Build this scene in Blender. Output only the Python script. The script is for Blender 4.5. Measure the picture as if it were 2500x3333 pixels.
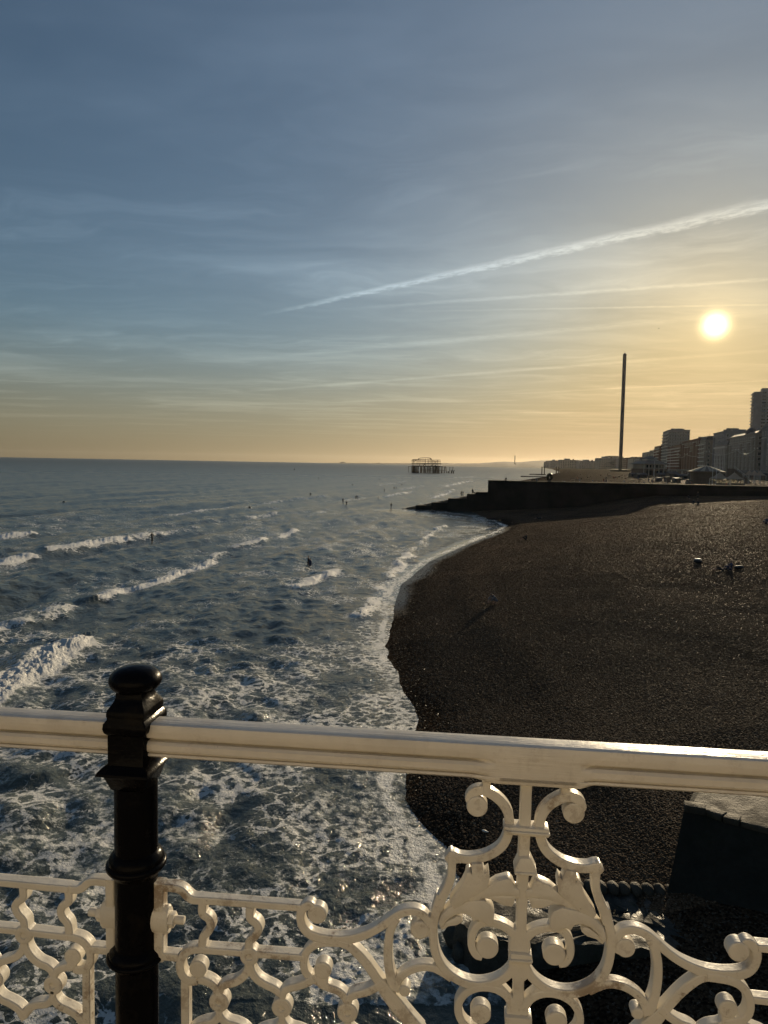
import bpy, bmesh, math, random
import numpy as np
from mathutils import Vector

for _o in list(bpy.data.objects):
    bpy.data.objects.remove(_o, do_unlink=True)
SC = bpy.context.scene
COL = SC.collection
random.seed(7)
RNG = np.random.default_rng(11)

# ------------------------------------------------------------------ camera
HC = 12.0                                   # eye above the sea, on the pier
FPX = 2310.0                                # focal length in photograph pixels
PITCH = math.radians(3.9)
ROLL = math.radians(1.03)
_R0 = np.array([1.0, 0, 0])
_U0 = np.array([0, math.sin(PITCH), math.cos(PITCH)])
CF = np.array([0, math.cos(PITCH), -math.sin(PITCH)])
CR = math.cos(ROLL) * _R0 + math.sin(ROLL) * _U0
CU = -math.sin(ROLL) * _R0 + math.cos(ROLL) * _U0
EYE = np.array([0, 0, HC])
cam_d = bpy.data.cameras.new('camera')
cam = bpy.data.objects.new('camera', cam_d)
COL.objects.link(cam)
from mathutils import Matrix
cam.matrix_world = Matrix(((CR[0], CU[0], -CF[0], 0), (CR[1], CU[1], -CF[1], 0), (CR[2], CU[2], -CF[2], HC), (0, 0, 0, 1)))
cam_d.sensor_fit = 'VERTICAL'
cam_d.sensor_height = 36.0
cam_d.lens = FPX / 3333.0 * 36.0
cam_d.clip_start = 0.05
cam_d.clip_end = 60000
SC.camera = cam

# ------------------------------------------------------------------ light
SUN_EL = math.radians(10.3)
SUN_AZ = math.radians(24.45)                # from +Y towards +X
SUN_DIR = np.array([math.sin(SUN_AZ) * math.cos(SUN_EL), math.cos(SUN_AZ) * math.cos(SUN_EL), math.sin(SUN_EL)])
sun_l = bpy.data.lights.new('sun', 'SUN')
sun_l.energy = 4.2
sun_l.angle = math.radians(0.6)
sun_l.color = (1.0, 0.80, 0.52)
sun = bpy.data.objects.new('sun', sun_l)
COL.objects.link(sun)
sun.rotation_euler = Vector(SUN_DIR).to_track_quat('Z', 'Y').to_euler()

W = bpy.data.worlds.new('World')
SC.world = W
W.use_nodes = True


class NT:
    """small helper to write node trees as expressions"""
    def __init__(self, tree):
        self.t = tree
        self.n = tree.nodes
        self.l = tree.links

    def node(self, typ, **kw):
        nd = self.n.new(typ)
        for k, v in kw.items():
            setattr(nd, k, v)
        return nd

    def put(self, sock, v):
        if v is None:
            return
        if isinstance(v, bpy.types.NodeSocket):
            self.l.new(v, sock)
        else:
            if sock.type == 'RGBA' and len(v) == 3:
                v = (*v, 1)
            sock.default_value = v

    def m(self, op, a=None, b=None, c=None, clamp=False):
        nd = self.node('ShaderNodeMath', operation=op, use_clamp=clamp)
        for i, v in enumerate((a, b, c)):
            self.put(nd.inputs[i], v)
        return nd.outputs[0]

    def vm(self, op, a=None, b=None, s=None):
        nd = self.node('ShaderNodeVectorMath', operation=op)
        self.put(nd.inputs[0], a)
        self.put(nd.inputs[1], b)
        if s is not None:
            self.put(nd.inputs['Scale'], s)
        return nd.outputs['Value'] if op in ('DOT_PRODUCT', 'LENGTH', 'DISTANCE') else nd.outputs[0]

    def ramp(self, v, lo, hi, a=0.0, b=1.0, smooth=True):
        nd = self.node('ShaderNodeMapRange', interpolation_type='SMOOTHSTEP' if smooth else 'LINEAR')
        for i, q in enumerate((v, lo, hi, a, b)):
            self.put(nd.inputs[i], q)
        return nd.outputs[0]

    def mix(self, f, a, b, mode='MIX'):
        nd = self.node('ShaderNodeMix', data_type='RGBA', blend_type=mode)
        self.put(nd.inputs[0], f)
        self.put(nd.inputs[6], a)
        self.put(nd.inputs[7], b)
        return nd.outputs[2]

    def noise(self, vec, scale, detail=4, rough=0.55, dist=0.0, out=0):
        nd = self.node('ShaderNodeTexNoise')
        self.put(nd.inputs['Vector'], vec)
        self.put(nd.inputs['Scale'], scale)
        nd.inputs['Detail'].default_value = detail
        nd.inputs['Roughness'].default_value = rough
        nd.inputs['Distortion'].default_value = dist
        return nd.outputs[out]

    def voro(self, vec, scale, feature='F1', out='Distance', rnd=1.0):
        nd = self.node('ShaderNodeTexVoronoi', feature=feature)
        self.put(nd.inputs['Vector'], vec)
        self.put(nd.inputs['Scale'], scale)
        nd.inputs['Randomness'].default_value = rnd
        return nd.outputs[out]

    def mapping(self, vec, scale=(1, 1, 1), rot=(0, 0, 0), loc=(0, 0, 0)):
        nd = self.node('ShaderNodeMapping')
        self.put(nd.inputs[0], vec)
        nd.inputs[1].default_value = loc
        nd.inputs[2].default_value = rot
        nd.inputs[3].default_value = scale
        return nd.outputs[0]

    def xyz(self, v):
        nd = self.node('ShaderNodeSeparateXYZ')
        self.put(nd.inputs[0], v)
        return nd.outputs

    def comb(self, x, y, z):
        nd = self.node('ShaderNodeCombineXYZ')
        for i, q in enumerate((x, y, z)):
            self.put(nd.inputs[i], q)
        return nd.outputs[0]

    def bump(self, h, strength=1.0, dist=0.01, normal=None):
        nd = self.node('ShaderNodeBump')
        self.put(nd.inputs['Height'], h)
        nd.inputs['Strength'].default_value = strength
        nd.inputs['Distance'].default_value = dist
        if normal is not None:
            self.put(nd.inputs['Normal'], normal)
        return nd.outputs[0]


def ray(px, py):
    return CF + (px - 1250.0) / FPX * CR - (py - 1666.5) / FPX * CU


def atz(px, py, z=0.0):
    d = ray(px, py)
    return EYE + d * ((z - HC) / d[2])


def atY(px, py, Y):
    d = ray(px, py)
    return EYE + d * (Y / d[1])


# ------------------------------------------------------------------ sky
w = NT(W.node_tree)
for n_ in list(w.n):
    w.n.remove(n_)
wo = w.node('ShaderNodeOutputWorld')
bg = w.node('ShaderNodeBackground')
w.l.new(bg.outputs[0], wo.inputs[0])
sky = w.node('ShaderNodeTexSky', sky_type='NISHITA')
sky.sun_disc = False
sky.sun_elevation = SUN_EL
sky.sun_rotation = SUN_AZ
sky.altitude = 10
sky.air_density = 1.0
sky.dust_density = 0.7
sky.ozone_density = 2.5
tc = w.node('ShaderNodeTexCoord')
dirv = w.vm('NORMALIZE', tc.outputs['Generated'])
dx, dy, dz = w.xyz(dirv)
# cirrus and vapour trails lie on a plane far above: p = horizontal / vertical
zc = w.m('MAXIMUM', dz, 0.012)
px_ = w.m('DIVIDE', dx, zc)
py_ = w.m('DIVIDE', dy, zc)


def sky_plane(px, py):
    d = ray(px, py)
    return d[0] / d[2], d[1] / d[2]


_tq = w.mapping(w.comb(px_, py_, 0.0), (1, 1.5, 1), (0, 0, math.radians(-25)))
T_WOB = w.noise(_tq, 4.0, 3, 0.6)
T_PUFF = w.ramp(w.noise(_tq, 15.0, 2, 0.6), 0.30, 0.62, 0.45, 1.0)


def trail(p0, p1, width, soft, wob, seed):
    """soft white line between two sky points; returns 0..1"""
    a, b = np.array(sky_plane(*p0)), np.array(sky_plane(*p1))
    L = np.linalg.norm(b - a)
    t = (b - a) / L
    u = w.m('ADD', w.m('MULTIPLY', w.m('SUBTRACT', px_, float(a[0])), float(t[0])), w.m('MULTIPLY', w.m('SUBTRACT', py_, float(a[1])), float(t[1])))
    v = w.m('ADD', w.m('MULTIPLY', w.m('SUBTRACT', px_, float(a[0])), float(-t[1])), w.m('MULTIPLY', w.m('SUBTRACT', py_, float(a[1])), float(t[0])))
    nz = T_WOB
    v2 = w.m('ADD', v, w.m('MULTIPLY', w.m('SUBTRACT', nz, 0.5), wob))
    av = w.m('ABSOLUTE', v2)
    f = w.ramp(av, 0.0, width, 1.0, 0.0)
    f = w.m('MULTIPLY', f, T_PUFF)
    ends = w.m('MULTIPLY', w.ramp(u, -soft, soft * 0.3), w.ramp(u, L - soft * 0.6, L + soft, 1.0, 0.0))
    return w.m('MULTIPLY', f, ends)


def contrail(p0, p1, w0, w1, soft):
    a, b = np.array(sky_plane(*p0)), np.array(sky_plane(*p1))
    L = np.linalg.norm(b - a)
    t = (b - a) / L
    u = w.m('ADD', w.m('MULTIPLY', w.m('SUBTRACT', px_, float(a[0])), float(t[0])), w.m('MULTIPLY', w.m('SUBTRACT', py_, float(a[1])), float(t[1])))
    v = w.m('ADD', w.m('MULTIPLY', w.m('SUBTRACT', px_, float(a[0])), float(-t[1])), w.m('MULTIPLY', w.m('SUBTRACT', py_, float(a[1])), float(t[0])))
    q = w.comb(u, v, 4.0)
    wid = w.ramp(u, 0.0, L, w0, w1, smooth=False)
    n_big = w.m('SUBTRACT', w.noise(q, 3.0, 2, 0.5), 0.5)
    n_fine = w.noise(w.mapping(q, (1.0, 1.7, 1)), 13.0, 5, 0.66)
    vv = w.m('ADD', v, w.m('MULTIPLY', n_big, 0.05))
    vv = w.m('ADD', vv, w.m('MULTIPLY', w.m('SUBTRACT', n_fine, 0.5), w.m('MULTIPLY', wid, 1.5)))
    f = w.ramp(w.m('DIVIDE', w.m('ABSOLUTE', vv), wid), 0.15, 1.0, 1.0, 0.0)
    f = w.m('MULTIPLY', f, w.ramp(n_fine, 0.34, 0.62, 0.35, 1.0))
    return w.m('MULTIPLY', f, w.m('MULTIPLY', w.ramp(u, -soft, soft * 0.3), w.ramp(u, L * 0.72, L + soft, 1.0, 0.0)))


t1 = contrail((2640, 636), (900, 1015), 0.105, 0.055, 0.35)
t2 = trail((2420, 915), (1420, 985), 0.07, 1.1, 0.05, 3.0)
t3 = trail((2320, 995), (1750, 1006), 0.045, 1.2, 0.03, 5.0)
t4 = trail((2000, 1060), (1120, 1140), 0.17, 2.2, 0.10, 9.0)
t5 = trail((2010, 1180), (960, 1262), 0.16, 3.0, 0.12, 12.0)
t6 = trail((2340, 1247), (1800, 1275), 0.12, 2.2, 0.10, 15.0)
# broad cirrus veils, drawn out along one wind direction
pv = w.comb(px_, py_, 0.0)
veil_v = w.mapping(pv, (0.42, 0.85, 1), (0, 0, math.radians(38)))
warp = w.vm('ADD', veil_v, w.vm('SCALE', w.noise(pv, 0.8, 3, 0.5, 0.0, 1), s=0.9))
veil = w.ramp(w.noise(warp, 0.8, 5, 0.58), 0.42, 0.78)
veil2 = w.ramp(w.noise(w.mapping(warp, (0.8, 1.9, 1), loc=(3, 7, 0)), 1.1, 6, 0.66), 0.50, 0.80)
hz_fade = w.ramp(dz, 0.012, 0.10)
cirr = w.m('MULTIPLY', w.m('ADD', w.m('MULTIPLY', veil, 0.45), w.m('MULTIPLY', veil2, 0.40)), hz_fade)
trl = w.m('MULTIPLY', t1, 1.0)
for tt, k_ in ((t2, .42), (t3, .40), (t4, .30), (t5, .30), (t6, .26)):
    trl = w.m('ADD', trl, w.m('MULTIPLY', tt, k_))
# aureole and disc of the sun seen through thin cirrus
cs = w.vm('DOT_PRODUCT', dirv, tuple(SUN_DIR))
ang = w.m('MULTIPLY', w.m('ARCCOSINE', w.m('MINIMUM', cs, 1.0)), 180 / math.pi)
ang_n = w.m('MULTIPLY', ang, w.ramp(w.noise(w.mapping(dirv, (1, 1, 1.8)), 85.0, 3, 0.6), 0.28, 0.72, 0.62, 1.45))
SKY_K = 0.060
raw_sky = w.vm('SCALE', sky.outputs[0], s=SKY_K)
# thin high cloud evens the sky out: the glow round the sun is held down and warmed
lum = w.vm('DOT_PRODUCT', raw_sky, (0.30, 0.60, 0.10))
hold = w.m('DIVIDE', 1.08, w.m('ADD', 1.0, w.m('POWER', w.m('DIVIDE', lum, 0.80), 1.30)))
tint = w.mix(w.ramp(lum, 0.36, 1.5), (0.94, 1.0, 0.99), (1.10, 0.97, 0.64))
base_sky = w.vm('MULTIPLY', w.vm('SCALE', raw_sky, s=hold), tint)
# the lowest degrees of sky are seen through sea haze: paler, less orange
low = w.ramp(dz, 0.0, 0.20, 1.0, 0.0)
lum2 = w.vm('DOT_PRODUCT', base_sky, (0.30, 0.60, 0.10))
base_sky = w.mix(0.08, base_sky, w.vm('SCALE', (1.08, 0.97, 0.88), s=lum2))
base_sky = w.mix(w.m('MULTIPLY', low, 0.68), base_sky, w.vm('SCALE', (1.18, 0.92, 0.58), s=w.m('MULTIPLY', lum2, 0.76)))
glow = w.m('ADD', w.m('MULTIPLY', w.m('EXPONENT', w.m('MULTIPLY', w.m('POWER', w.m('DIVIDE', ang, 0.64), 2.0), -1.0)), 5.0), w.m('MULTIPLY', w.m('EXPONENT', w.m('DIVIDE', ang, -2.2)), 0.32))
disc = w.m('MULTIPLY', w.ramp(ang, 0.25, 0.31, 1.0, 0.0), 30.0)
glow_c = w.vm('SCALE', (1.0, 0.74, 0.36), s=glow)
disc_c = w.vm('SCALE', (1.0, 0.90, 0.62), s=disc)
cloud_f = w.m('MULTIPLY', w.m('ADD', w.m('MULTIPLY', cirr, 1.05), w.m('MULTIPLY', trl, 1.0)), 1.0)
# thin ice cloud scatters the light around it: brighter than the sky, a little warmer
cl_c = w.vm('ADD', w.vm('MULTIPLY', base_sky, (0.56, 0.54, 0.50)), w.vm('SCALE', (0.075, 0.074, 0.068), s=w.ramp(dz, 0.0, 0.35, 1.0, 0.75)))
sky_c = w.vm('ADD', base_sky, w.vm('SCALE', cl_c, s=cloud_f))
sky_c = w.vm('ADD', w.vm('ADD', sky_c, glow_c), disc_c)
w.l.new(sky_c, bg.inputs[0])
bg.inputs[1].default_value = 1.0

SC.view_settings.view_transform = 'Standard'
SC.view_settings.look = 'None'
SC.view_settings.exposure = 0.10
SC.view_settings.gamma = 1.0
SC.view_settings.use_curve_mapping = False
SC.render.engine = 'CYCLES'
SC.cycles.use_denoising = True
SC.cycles.max_bounces = 6
SC.cycles.diffuse_bounces = 3
SC.cycles.glossy_bounces = 3
SC.cycles.transmission_bounces = 4
SC.cycles.volume_bounces = 0
SC.cycles.caustics_reflective = False
SC.cycles.caustics_refractive = False
SC.cycles.sample_clamp_indirect = 4.0


# ------------------------------------------------------------------ mesh helpers
def tag(o, label=None, cat=None, group=None, kind=None):
    for k, v in (('label', label), ('category', cat), ('group', group), ('kind', kind)):
        if v:
            o[k] = v
    return o


def empty(name, loc=(0, 0, 0), rz=0.0, parent=None):
    o = bpy.data.objects.new(name, None)
    COL.objects.link(o)
    o.location = loc
    o.rotation_euler = (0, 0, rz)
    o.empty_display_size = 0.2
    if parent is not None:
        o.parent = parent
    return o


def link_mesh(name, me, mat=None, parent=None, loc=None, rz=None):
    o = bpy.data.objects.new(name, me)
    COL.objects.link(o)
    if mat is not None and not me.materials:
        me.materials.append(mat)
    if parent is not None:
        o.parent = parent
    if loc is not None:
        o.location = loc
    if rz is not None:
        o.rotation_euler = (0, 0, rz)
    return o


class MB:
    def __init__(self):
        self.v = []
        self.f = []

    def add(self, vs, fs):
        b = len(self.v)
        self.v += [tuple(map(float, q)) for q in vs]
        self.f += [tuple(b + i for i in q) for q in fs]
        return self

    def box(self, x0, x1, y0, y1, z0, z1):
        return self.add([(x0, y0, z0), (x1, y0, z0), (x1, y1, z0), (x0, y1, z0), (x0, y0, z1), (x1, y0, z1), (x1, y1, z1), (x0, y1, z1)],
                        [(0, 3, 2, 1), (4, 5, 6, 7), (0, 1, 5, 4), (1, 2, 6, 5), (2, 3, 7, 6), (3, 0, 4, 7)])

    def loft(self, rings, cap=True, close=True):
        n = len(rings[0])
        vs = [q for r in rings for q in r]
        fs = []
        for i in range(len(rings) - 1):
            for j in range(n if close else n - 1):
                k = (j + 1) % n
                fs.append((i * n + j, i * n + k, (i + 1) * n + k, (i + 1) * n + j))
        if cap and close:
            fs.append(tuple(reversed(range(n))))
            fs.append(tuple((len(rings) - 1) * n + j for j in range(n)))
        return self.add(vs, fs)

    def lathe(self, prof, n=24, c=(0, 0, 0), cap=True):
        rings = [[(c[0] + r * math.cos(2 * math.pi * j / n), c[1] + r * math.sin(2 * math.pi * j / n), c[2] + z) for j in range(n)] for r, z in prof]
        return self.loft(rings, cap)

    def tube(self, p0, p1, r0, r1=None, n=8):
        r1 = r0 if r1 is None else r1
        a, b = Vector(p0), Vector(p1)
        d = (b - a).normalized()
        u = d.orthogonal().normalized()
        v_ = d.cross(u)
        rings = []
        for p, r in ((a, r0), (b, r1)):
            rings.append([tuple(p + u * (r * math.cos(2 * math.pi * j / n)) + v_ * (r * math.sin(2 * math.pi * j / n))) for j in range(n)])
        return self.loft(rings)

    def path(self, pts, r, n=6):
        for a, b in zip(pts[:-1], pts[1:]):
            self.tube(a, b, r, r, n)
        return self

    def prism(self, poly, z0, z1):
        n = len(poly)
        vs = [(x, y, z0) for x, y in poly] + [(x, y, z1) for x, y in poly]
        fs = [tuple(reversed(range(n))), tuple(range(n, 2 * n))] + [(i, (i + 1) % n, n + (i + 1) % n, n + i) for i in range(n)]
        return self.add(vs, fs)

    def mesh(self, name, smooth=None, bevel=0.0, segs=2):
        me = bpy.data.meshes.new(name)
        me.from_pydata(self.v, [], self.f)
        bm = bmesh.new()
        bm.from_mesh(me)
        bmesh.ops.recalc_face_normals(bm, faces=bm.faces)
        if bevel > 0:
            es = [e for e in bm.edges if len(e.link_faces) == 2 and e.calc_face_angle(0) > math.radians(28)]
            bmesh.ops.bevel(bm, geom=es, offset=bevel, segments=segs, profile=0.5, affect='EDGES', clamp_overlap=True)
        bm.to_mesh(me)
        bm.free()
        if smooth is not None:
            me.polygons.foreach_set('use_smooth', [True] * len(me.polygons))
            me.set_sharp_from_angle(angle=math.radians(smooth))
        me.update()
        return me

    def build(self, name, mat, parent=None, smooth=None, bevel=0.0, segs=2, loc=None, rz=None):
        return link_mesh(name, self.mesh(name, smooth, bevel, segs), mat, parent, loc, rz)


def grid_mesh(name, X, Y, Z, mat, attrs=None, smooth=True):
    nr, nc = X.shape
    me = bpy.data.meshes.new(name)
    nv = nr * nc
    nf = (nr - 1) * (nc - 1)
    me.vertices.add(nv)
    me.vertices.foreach_set('co', np.stack([X, Y, Z], -1).astype(np.float32).ravel())
    i = np.arange(nv).reshape(nr, nc)
    q = np.stack([i[:-1, :-1], i[:-1, 1:], i[1:, 1:], i[1:, :-1]], -1).reshape(-1, 4)
    me.loops.add(nf * 4)
    me.loops.foreach_set('vertex_index', q.ravel().astype(np.int32))
    me.polygons.add(nf)
    me.polygons.foreach_set('loop_start', np.arange(0, nf * 4, 4, dtype=np.int32))
    me.polygons.foreach_set('use_smooth', np.full(nf, smooth))
    me.update(calc_edges=True)
    for k, a in (attrs or {}).items():
        at = me.attributes.new(k, 'FLOAT', 'POINT')
        at.data.foreach_set('value', a.astype(np.float32).ravel())
    me.materials.append(mat)
    o = bpy.data.objects.new(name, me)
    COL.objects.link(o)
    return o


def _hash(ix, iy, seed):
    h = (ix.astype(np.int64) * 374761393 + iy.astype(np.int64) * 668265263 + seed * 1442695041) & 0xFFFFFFFF
    h = ((h ^ (h >> 13)) * 1274126177) & 0xFFFFFFFF
    return ((h ^ (h >> 16)) & 0xFFFFFF) / float(0xFFFFFF)


def vnoise(x, y, seed=0):
    ix, iy = np.floor(x), np.floor(y)
    fx, fy = x - ix, y - iy
    fx = fx * fx * fx * (fx * (fx * 6 - 15) + 10)
    fy = fy * fy * fy * (fy * (fy * 6 - 15) + 10)
    a, b = _hash(ix, iy, seed), _hash(ix + 1, iy, seed)
    c, d = _hash(ix, iy + 1, seed), _hash(ix + 1, iy + 1, seed)
    return (a + (b - a) * fx) * (1 - fy) + (c + (d - c) * fx) * fy


def fbm(x, y, octv=4, seed=0, gain=0.5):
    s = 0.0
    a = 1.0
    n = 0.0
    for o_ in range(octv):
        s = s + a * vnoise(x * 2 ** o_ + 17.3 * o_, y * 2 ** o_ - 9.1 * o_, seed + o_)
        n += a
        a *= gain
    return s / n


def sstep(x, a, b):
    t = np.clip((x - a) / (b - a), 0, 1)
    return t * t * (3 - 2 * t)


def poly_dist(X, Y, pts):
    """distance to a polyline and the arc position of the foot point"""
    D = np.full(X.shape, 1e9)
    S = np.zeros(X.shape)
    acc = 0.0
    for (x0, y0), (x1, y1) in zip(pts[:-1], pts[1:]):
        L2 = (x1 - x0) ** 2 + (y1 - y0) ** 2
        L = math.sqrt(L2)
        t = np.clip(((X - x0) * (x1 - x0) + (Y - y0) * (y1 - y0)) / L2, 0, 1)
        d = np.hypot(X - x0 - t * (x1 - x0), Y - y0 - t * (y1 - y0))
        m_ = d < D
        D = np.where(m_, d, D)
        S = np.where(m_, acc + t * L, S)
        acc += L
    return D, S


# ------------------------------------------------------------------ materials
def new_mat(name):
    m_ = bpy.data.materials.new(name)
    m_.use_nodes = True
    t = NT(m_.node_tree)
    b = t.n['Principled BSDF']
    return m_, t, b


def simple_mat(name, col, rough=0.6, var=0.18, scale=3.0, bump=0.0, bscale=20.0, metal=0.0, spec=0.5, dirt=None):
    m_, t, b = new_mat(name)
    co = t.node('ShaderNodeTexCoord').outputs['Object']
    n1 = t.noise(co, scale, 5, 0.6)
    f = t.ramp(n1, 0.3, 0.7, 1 - var, 1 + var)
    c = t.vm('SCALE', tuple(col), s=f)
    if dirt:
        n2 = t.noise(t.mapping(co, (1, 1, 0.35)), scale * 0.6, 6, 0.7)
        c = t.mix(t.ramp(n2, 0.48, 0.72, 0.0, 0.7), c, dirt)
    t.put(b.inputs['Base Color'], c)
    b.inputs['Roughness'].default_value = rough
    b.inputs['Metallic'].default_value = metal
    b.inputs['Specular IOR Level'].default_value = spec
    if bump > 0:
        t.put(b.inputs['Normal'], t.bump(t.noise(co, bscale, 5, 0.6), 1.0, bump))
    return m_


# ------------------------------------------------------------------ coast line
SHORE = [(8, -90), (5.0, -20), (3.6, 5), (3.0, 14), (2.0, 21.5), (1.3, 23.0), (0.8, 24.6), (0.8, 26.0), (1.3, 29.0), (1.7, 32.7), (1.2, 37.1), (0.9, 41.4), (0.4, 46.2), (0.7, 52.3),
         (0.9, 59.1), (1.6, 69.1), (5.7, 87.5), (13.5, 109.3), (20.5, 127.0), (24.9, 140.8), (24.6, 155.3), (16.4, 166.1), (6.0, 185.0)]
SHORE_FAR = [(6.0, 185.0), (20.0, 196.0), (38.0, 225.0), (55.0, 300.0), (80.0, 420.0), (109.6, 578.0), (180.0, 803.0), (280.0, 1180.0), (385.0, 1560.0), (800.0, 3400.0), (1400.0, 6300.0), (1760.0, 9500.0), (1000.0, 12500.0)]
SH_ALL = SHORE + SHORE_FAR[1:]
_shx = np.array([p[0] for p in SH_ALL])
_shy = np.array([p[1] for p in SH_ALL])


def shore_x(Y):
    return np.interp(Y, _shy, _shx)


def beach_profile(d, X, Y):
    """height of the shingle at signed distance d inland of the water's edge"""
    dd = np.maximum(d, 0)
    z = 6.6 * (1 - np.exp(-dd / 30.0)) + np.where(d < 0, d * 0.12, 0)
    k = sstep(dd, 3, 20)
    z = z + k * ((fbm(X * 0.05, Y * 0.05, 3, 40) - 0.5) * 0.6 + (fbm(X * 0.3, Y * 0.22, 3, 44) - 0.5) * 0.22)
    # storm ridges that run along the water's edge, and swash cusps
    z = z + 0.10 * np.exp(-((dd - 5.5 - 2 * fbm(Y * 0.05, Y * 0 + 3.3, 2, 50)) / 1.3) ** 2)
    z = z + 0.12 * np.exp(-((dd - 15 - 4 * fbm(Y * 0.03, Y * 0 + 7.3, 2, 51)) / 2.5) ** 2)
    # hump beside the sea wall with a hollow in front of the wall
    z = z + 1.0 * np.exp(-(((X - 52) / 13) ** 2 + ((Y - 137) / 7) ** 2)) - 0.5 * np.exp(-(((X - 62) / 20) ** 2 + ((Y - 156) / 8) ** 2))
    # the shingle is scoured low along the foot of the groyne
    foot = np.interp(X, [20, 26, 38, 50, 58, 68, 84, 110], [-0.3, 0.3, 1.0, 2.0, 3.8, 5.4, 6.4, 6.6])
    kf = sstep(Y, 108, 158) * (1 - sstep(Y, 184.5, 185.5))
    z = np.where(d > 0, z * (1 - kf) + np.minimum(z, foot) * kf, z)
    z = z + 0.05 * (1 - sstep(np.abs(d), 1.0, 5.0)) * (fbm(X * 0.5, Y * 0.35, 3, 47) - 0.5)
    return z


def land_height(X, Y):
    X = np.asarray(X, float)
    Y = np.asarray(Y, float)
    d, _ = poly_dist(X, Y, SH_ALL)
    d = np.where(X > shore_x(Y), d, -d)
    return beach_profile(d, X, Y)


def on_land(px, py, zadd=0.0):
    """where the sight line through a photograph pixel meets the shingle"""
    d = ray(px, py)
    ks = np.geomspace(8, 1500, 4000)
    P = EYE[None] + d[None] * ks[:, None]
    h = land_height(P[:, 0], P[:, 1])
    i = int(np.argmax(P[:, 2] < np.maximum(h, 0)))
    q = P[i]
    return np.array([q[0], q[1], max(float(h[i]), 0.0) + zadd])
# ------------------------------------------------------------------ shingle
def shingle_mat(name, k=1.0):
    m_, t, b = new_mat(name)
    co = t.node('ShaderNodeTexCoord').outputs['Object']
    wet = t.node('ShaderNodeAttribute', attribute_name='wet').outputs['Fac']
    film = t.node('ShaderNodeAttribute', attribute_name='film').outputs['Fac']
    p = t.mapping(co, (1, 1, 0.6))
    warp = t.vm('ADD', p, t.vm('SCALE', t.noise(co, 4.0, 2, 0.5, 0, 1), s=0.05))
    cellc = t.voro(warp, 17.0, 'F1', 'Color')
    celld = t.voro(warp, 17.0, 'F1', 'Distance')
    big = t.voro(warp, 7.0, 'F1', 'Distance')
    r, g, bl = t.xyz(cellc)
    c = t.mix(r, (0.048, 0.031, 0.020), (0.165, 0.110, 0.070))
    c = t.mix(t.ramp(g, 0.80, 0.97), c, (0.17, 0.135, 0.10))
    c = t.mix(t.ramp(bl, 0.75, 0.95), c, (0.020, 0.016, 0.014))
    patch = t.noise(co, 0.16, 4, 0.6)
    c = t.vm('SCALE', c, s=t.ramp(patch, 0.3, 0.7, 0.72 * k, 1.18 * k))
    c = t.mix(t.m('MULTIPLY', wet, 0.9), c, t.vm('SCALE', c, s=0.35))
    c = t.mix(t.m('MULTIPLY', film, 0.8), c, (0.055, 0.046, 0.036))
    t.put(b.inputs['Base Color'], c)
    shiny = t.m('MAXIMUM', t.ramp(g, 0.86, 0.99, 0.0, 0.35), t.m('MULTIPLY', wet, t.ramp(g, 0.93, 0.985)))
    t.put(b.inputs['Roughness'], t.mix(film, t.ramp(shiny, 0.0, 1.0, 0.72, 0.34, smooth=False), (0.34, 0.34, 0.34)))
    t.put(b.inputs['Specular IOR Level'], t.m('MAXIMUM', t.ramp(shiny, 0.0, 1.0, 0.0, 0.16, smooth=False), t.m('MULTIPLY', film, 0.16)))
    h = t.m('ADD', t.m('MULTIPLY', t.m('SUBTRACT', 0.7, celld), 0.055), t.m('MULTIPLY', t.m('SUBTRACT', 0.7, big), 0.06))
    h = t.m('ADD', h, t.m('MULTIPLY', t.noise(co, 1.7, 4, 0.65), 0.16))
    h = t.m('MULTIPLY', h, t.ramp(film, 0.0, 1.0, 1.0, 0.25))
    t.put(b.inputs['Normal'], t.bump(h, 1.0, 1.0))
    return m_


M_SHINGLE = shingle_mat('shingle')
_yy = np.concatenate([np.linspace(-25, 16, 40)[:-1], np.geomspace(16, 184.2, 560)])
_dd = np.concatenate([np.linspace(-14, 0, 36)[:-1], np.linspace(0, 8, 70)[:-1], np.geomspace(8, 150, 230)])
YY, DD = np.meshgrid(_yy, _dd, indexing='ij')
XX = shore_x(YY) + DD
_dist, _ = poly_dist(XX, YY, SHORE)
SD = np.where(DD > 0, _dist, -_dist)
ZZ = beach_profile(SD, XX, YY)
edge = SD + 1.3 * (fbm(YY * 0.35, XX * 0.35, 4, 3) - 0.5) - 0.3
WET = np.clip(1 - sstep(edge, 1.0, 3.4), 0, 1)
WET = np.maximum(WET, 0.85 * (1 - sstep(SD + (fbm(YY * .15, XX * .15, 3, 9) - .5) * 3, 2.0, 14.0)) * sstep(52 - YY, 0, 26))
BFILM = sstep(YY, 54, 60) * (1 - sstep(YY, 118, 140)) * (1 - sstep(SD + (fbm(YY * .12, XX * .12, 3, 19) - .5) * 1.6, 0.9, np.interp(YY, [54, 75, 100, 130], [1.6, 2.4, 2.2, 1.4])))
beach = grid_mesh('beach', XX, YY, ZZ, M_SHINGLE, {'wet': WET, 'film': BFILM})
tag(beach, 'dark brown shingle beach sloping up from the surf', 'beach', kind='structure')

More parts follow.
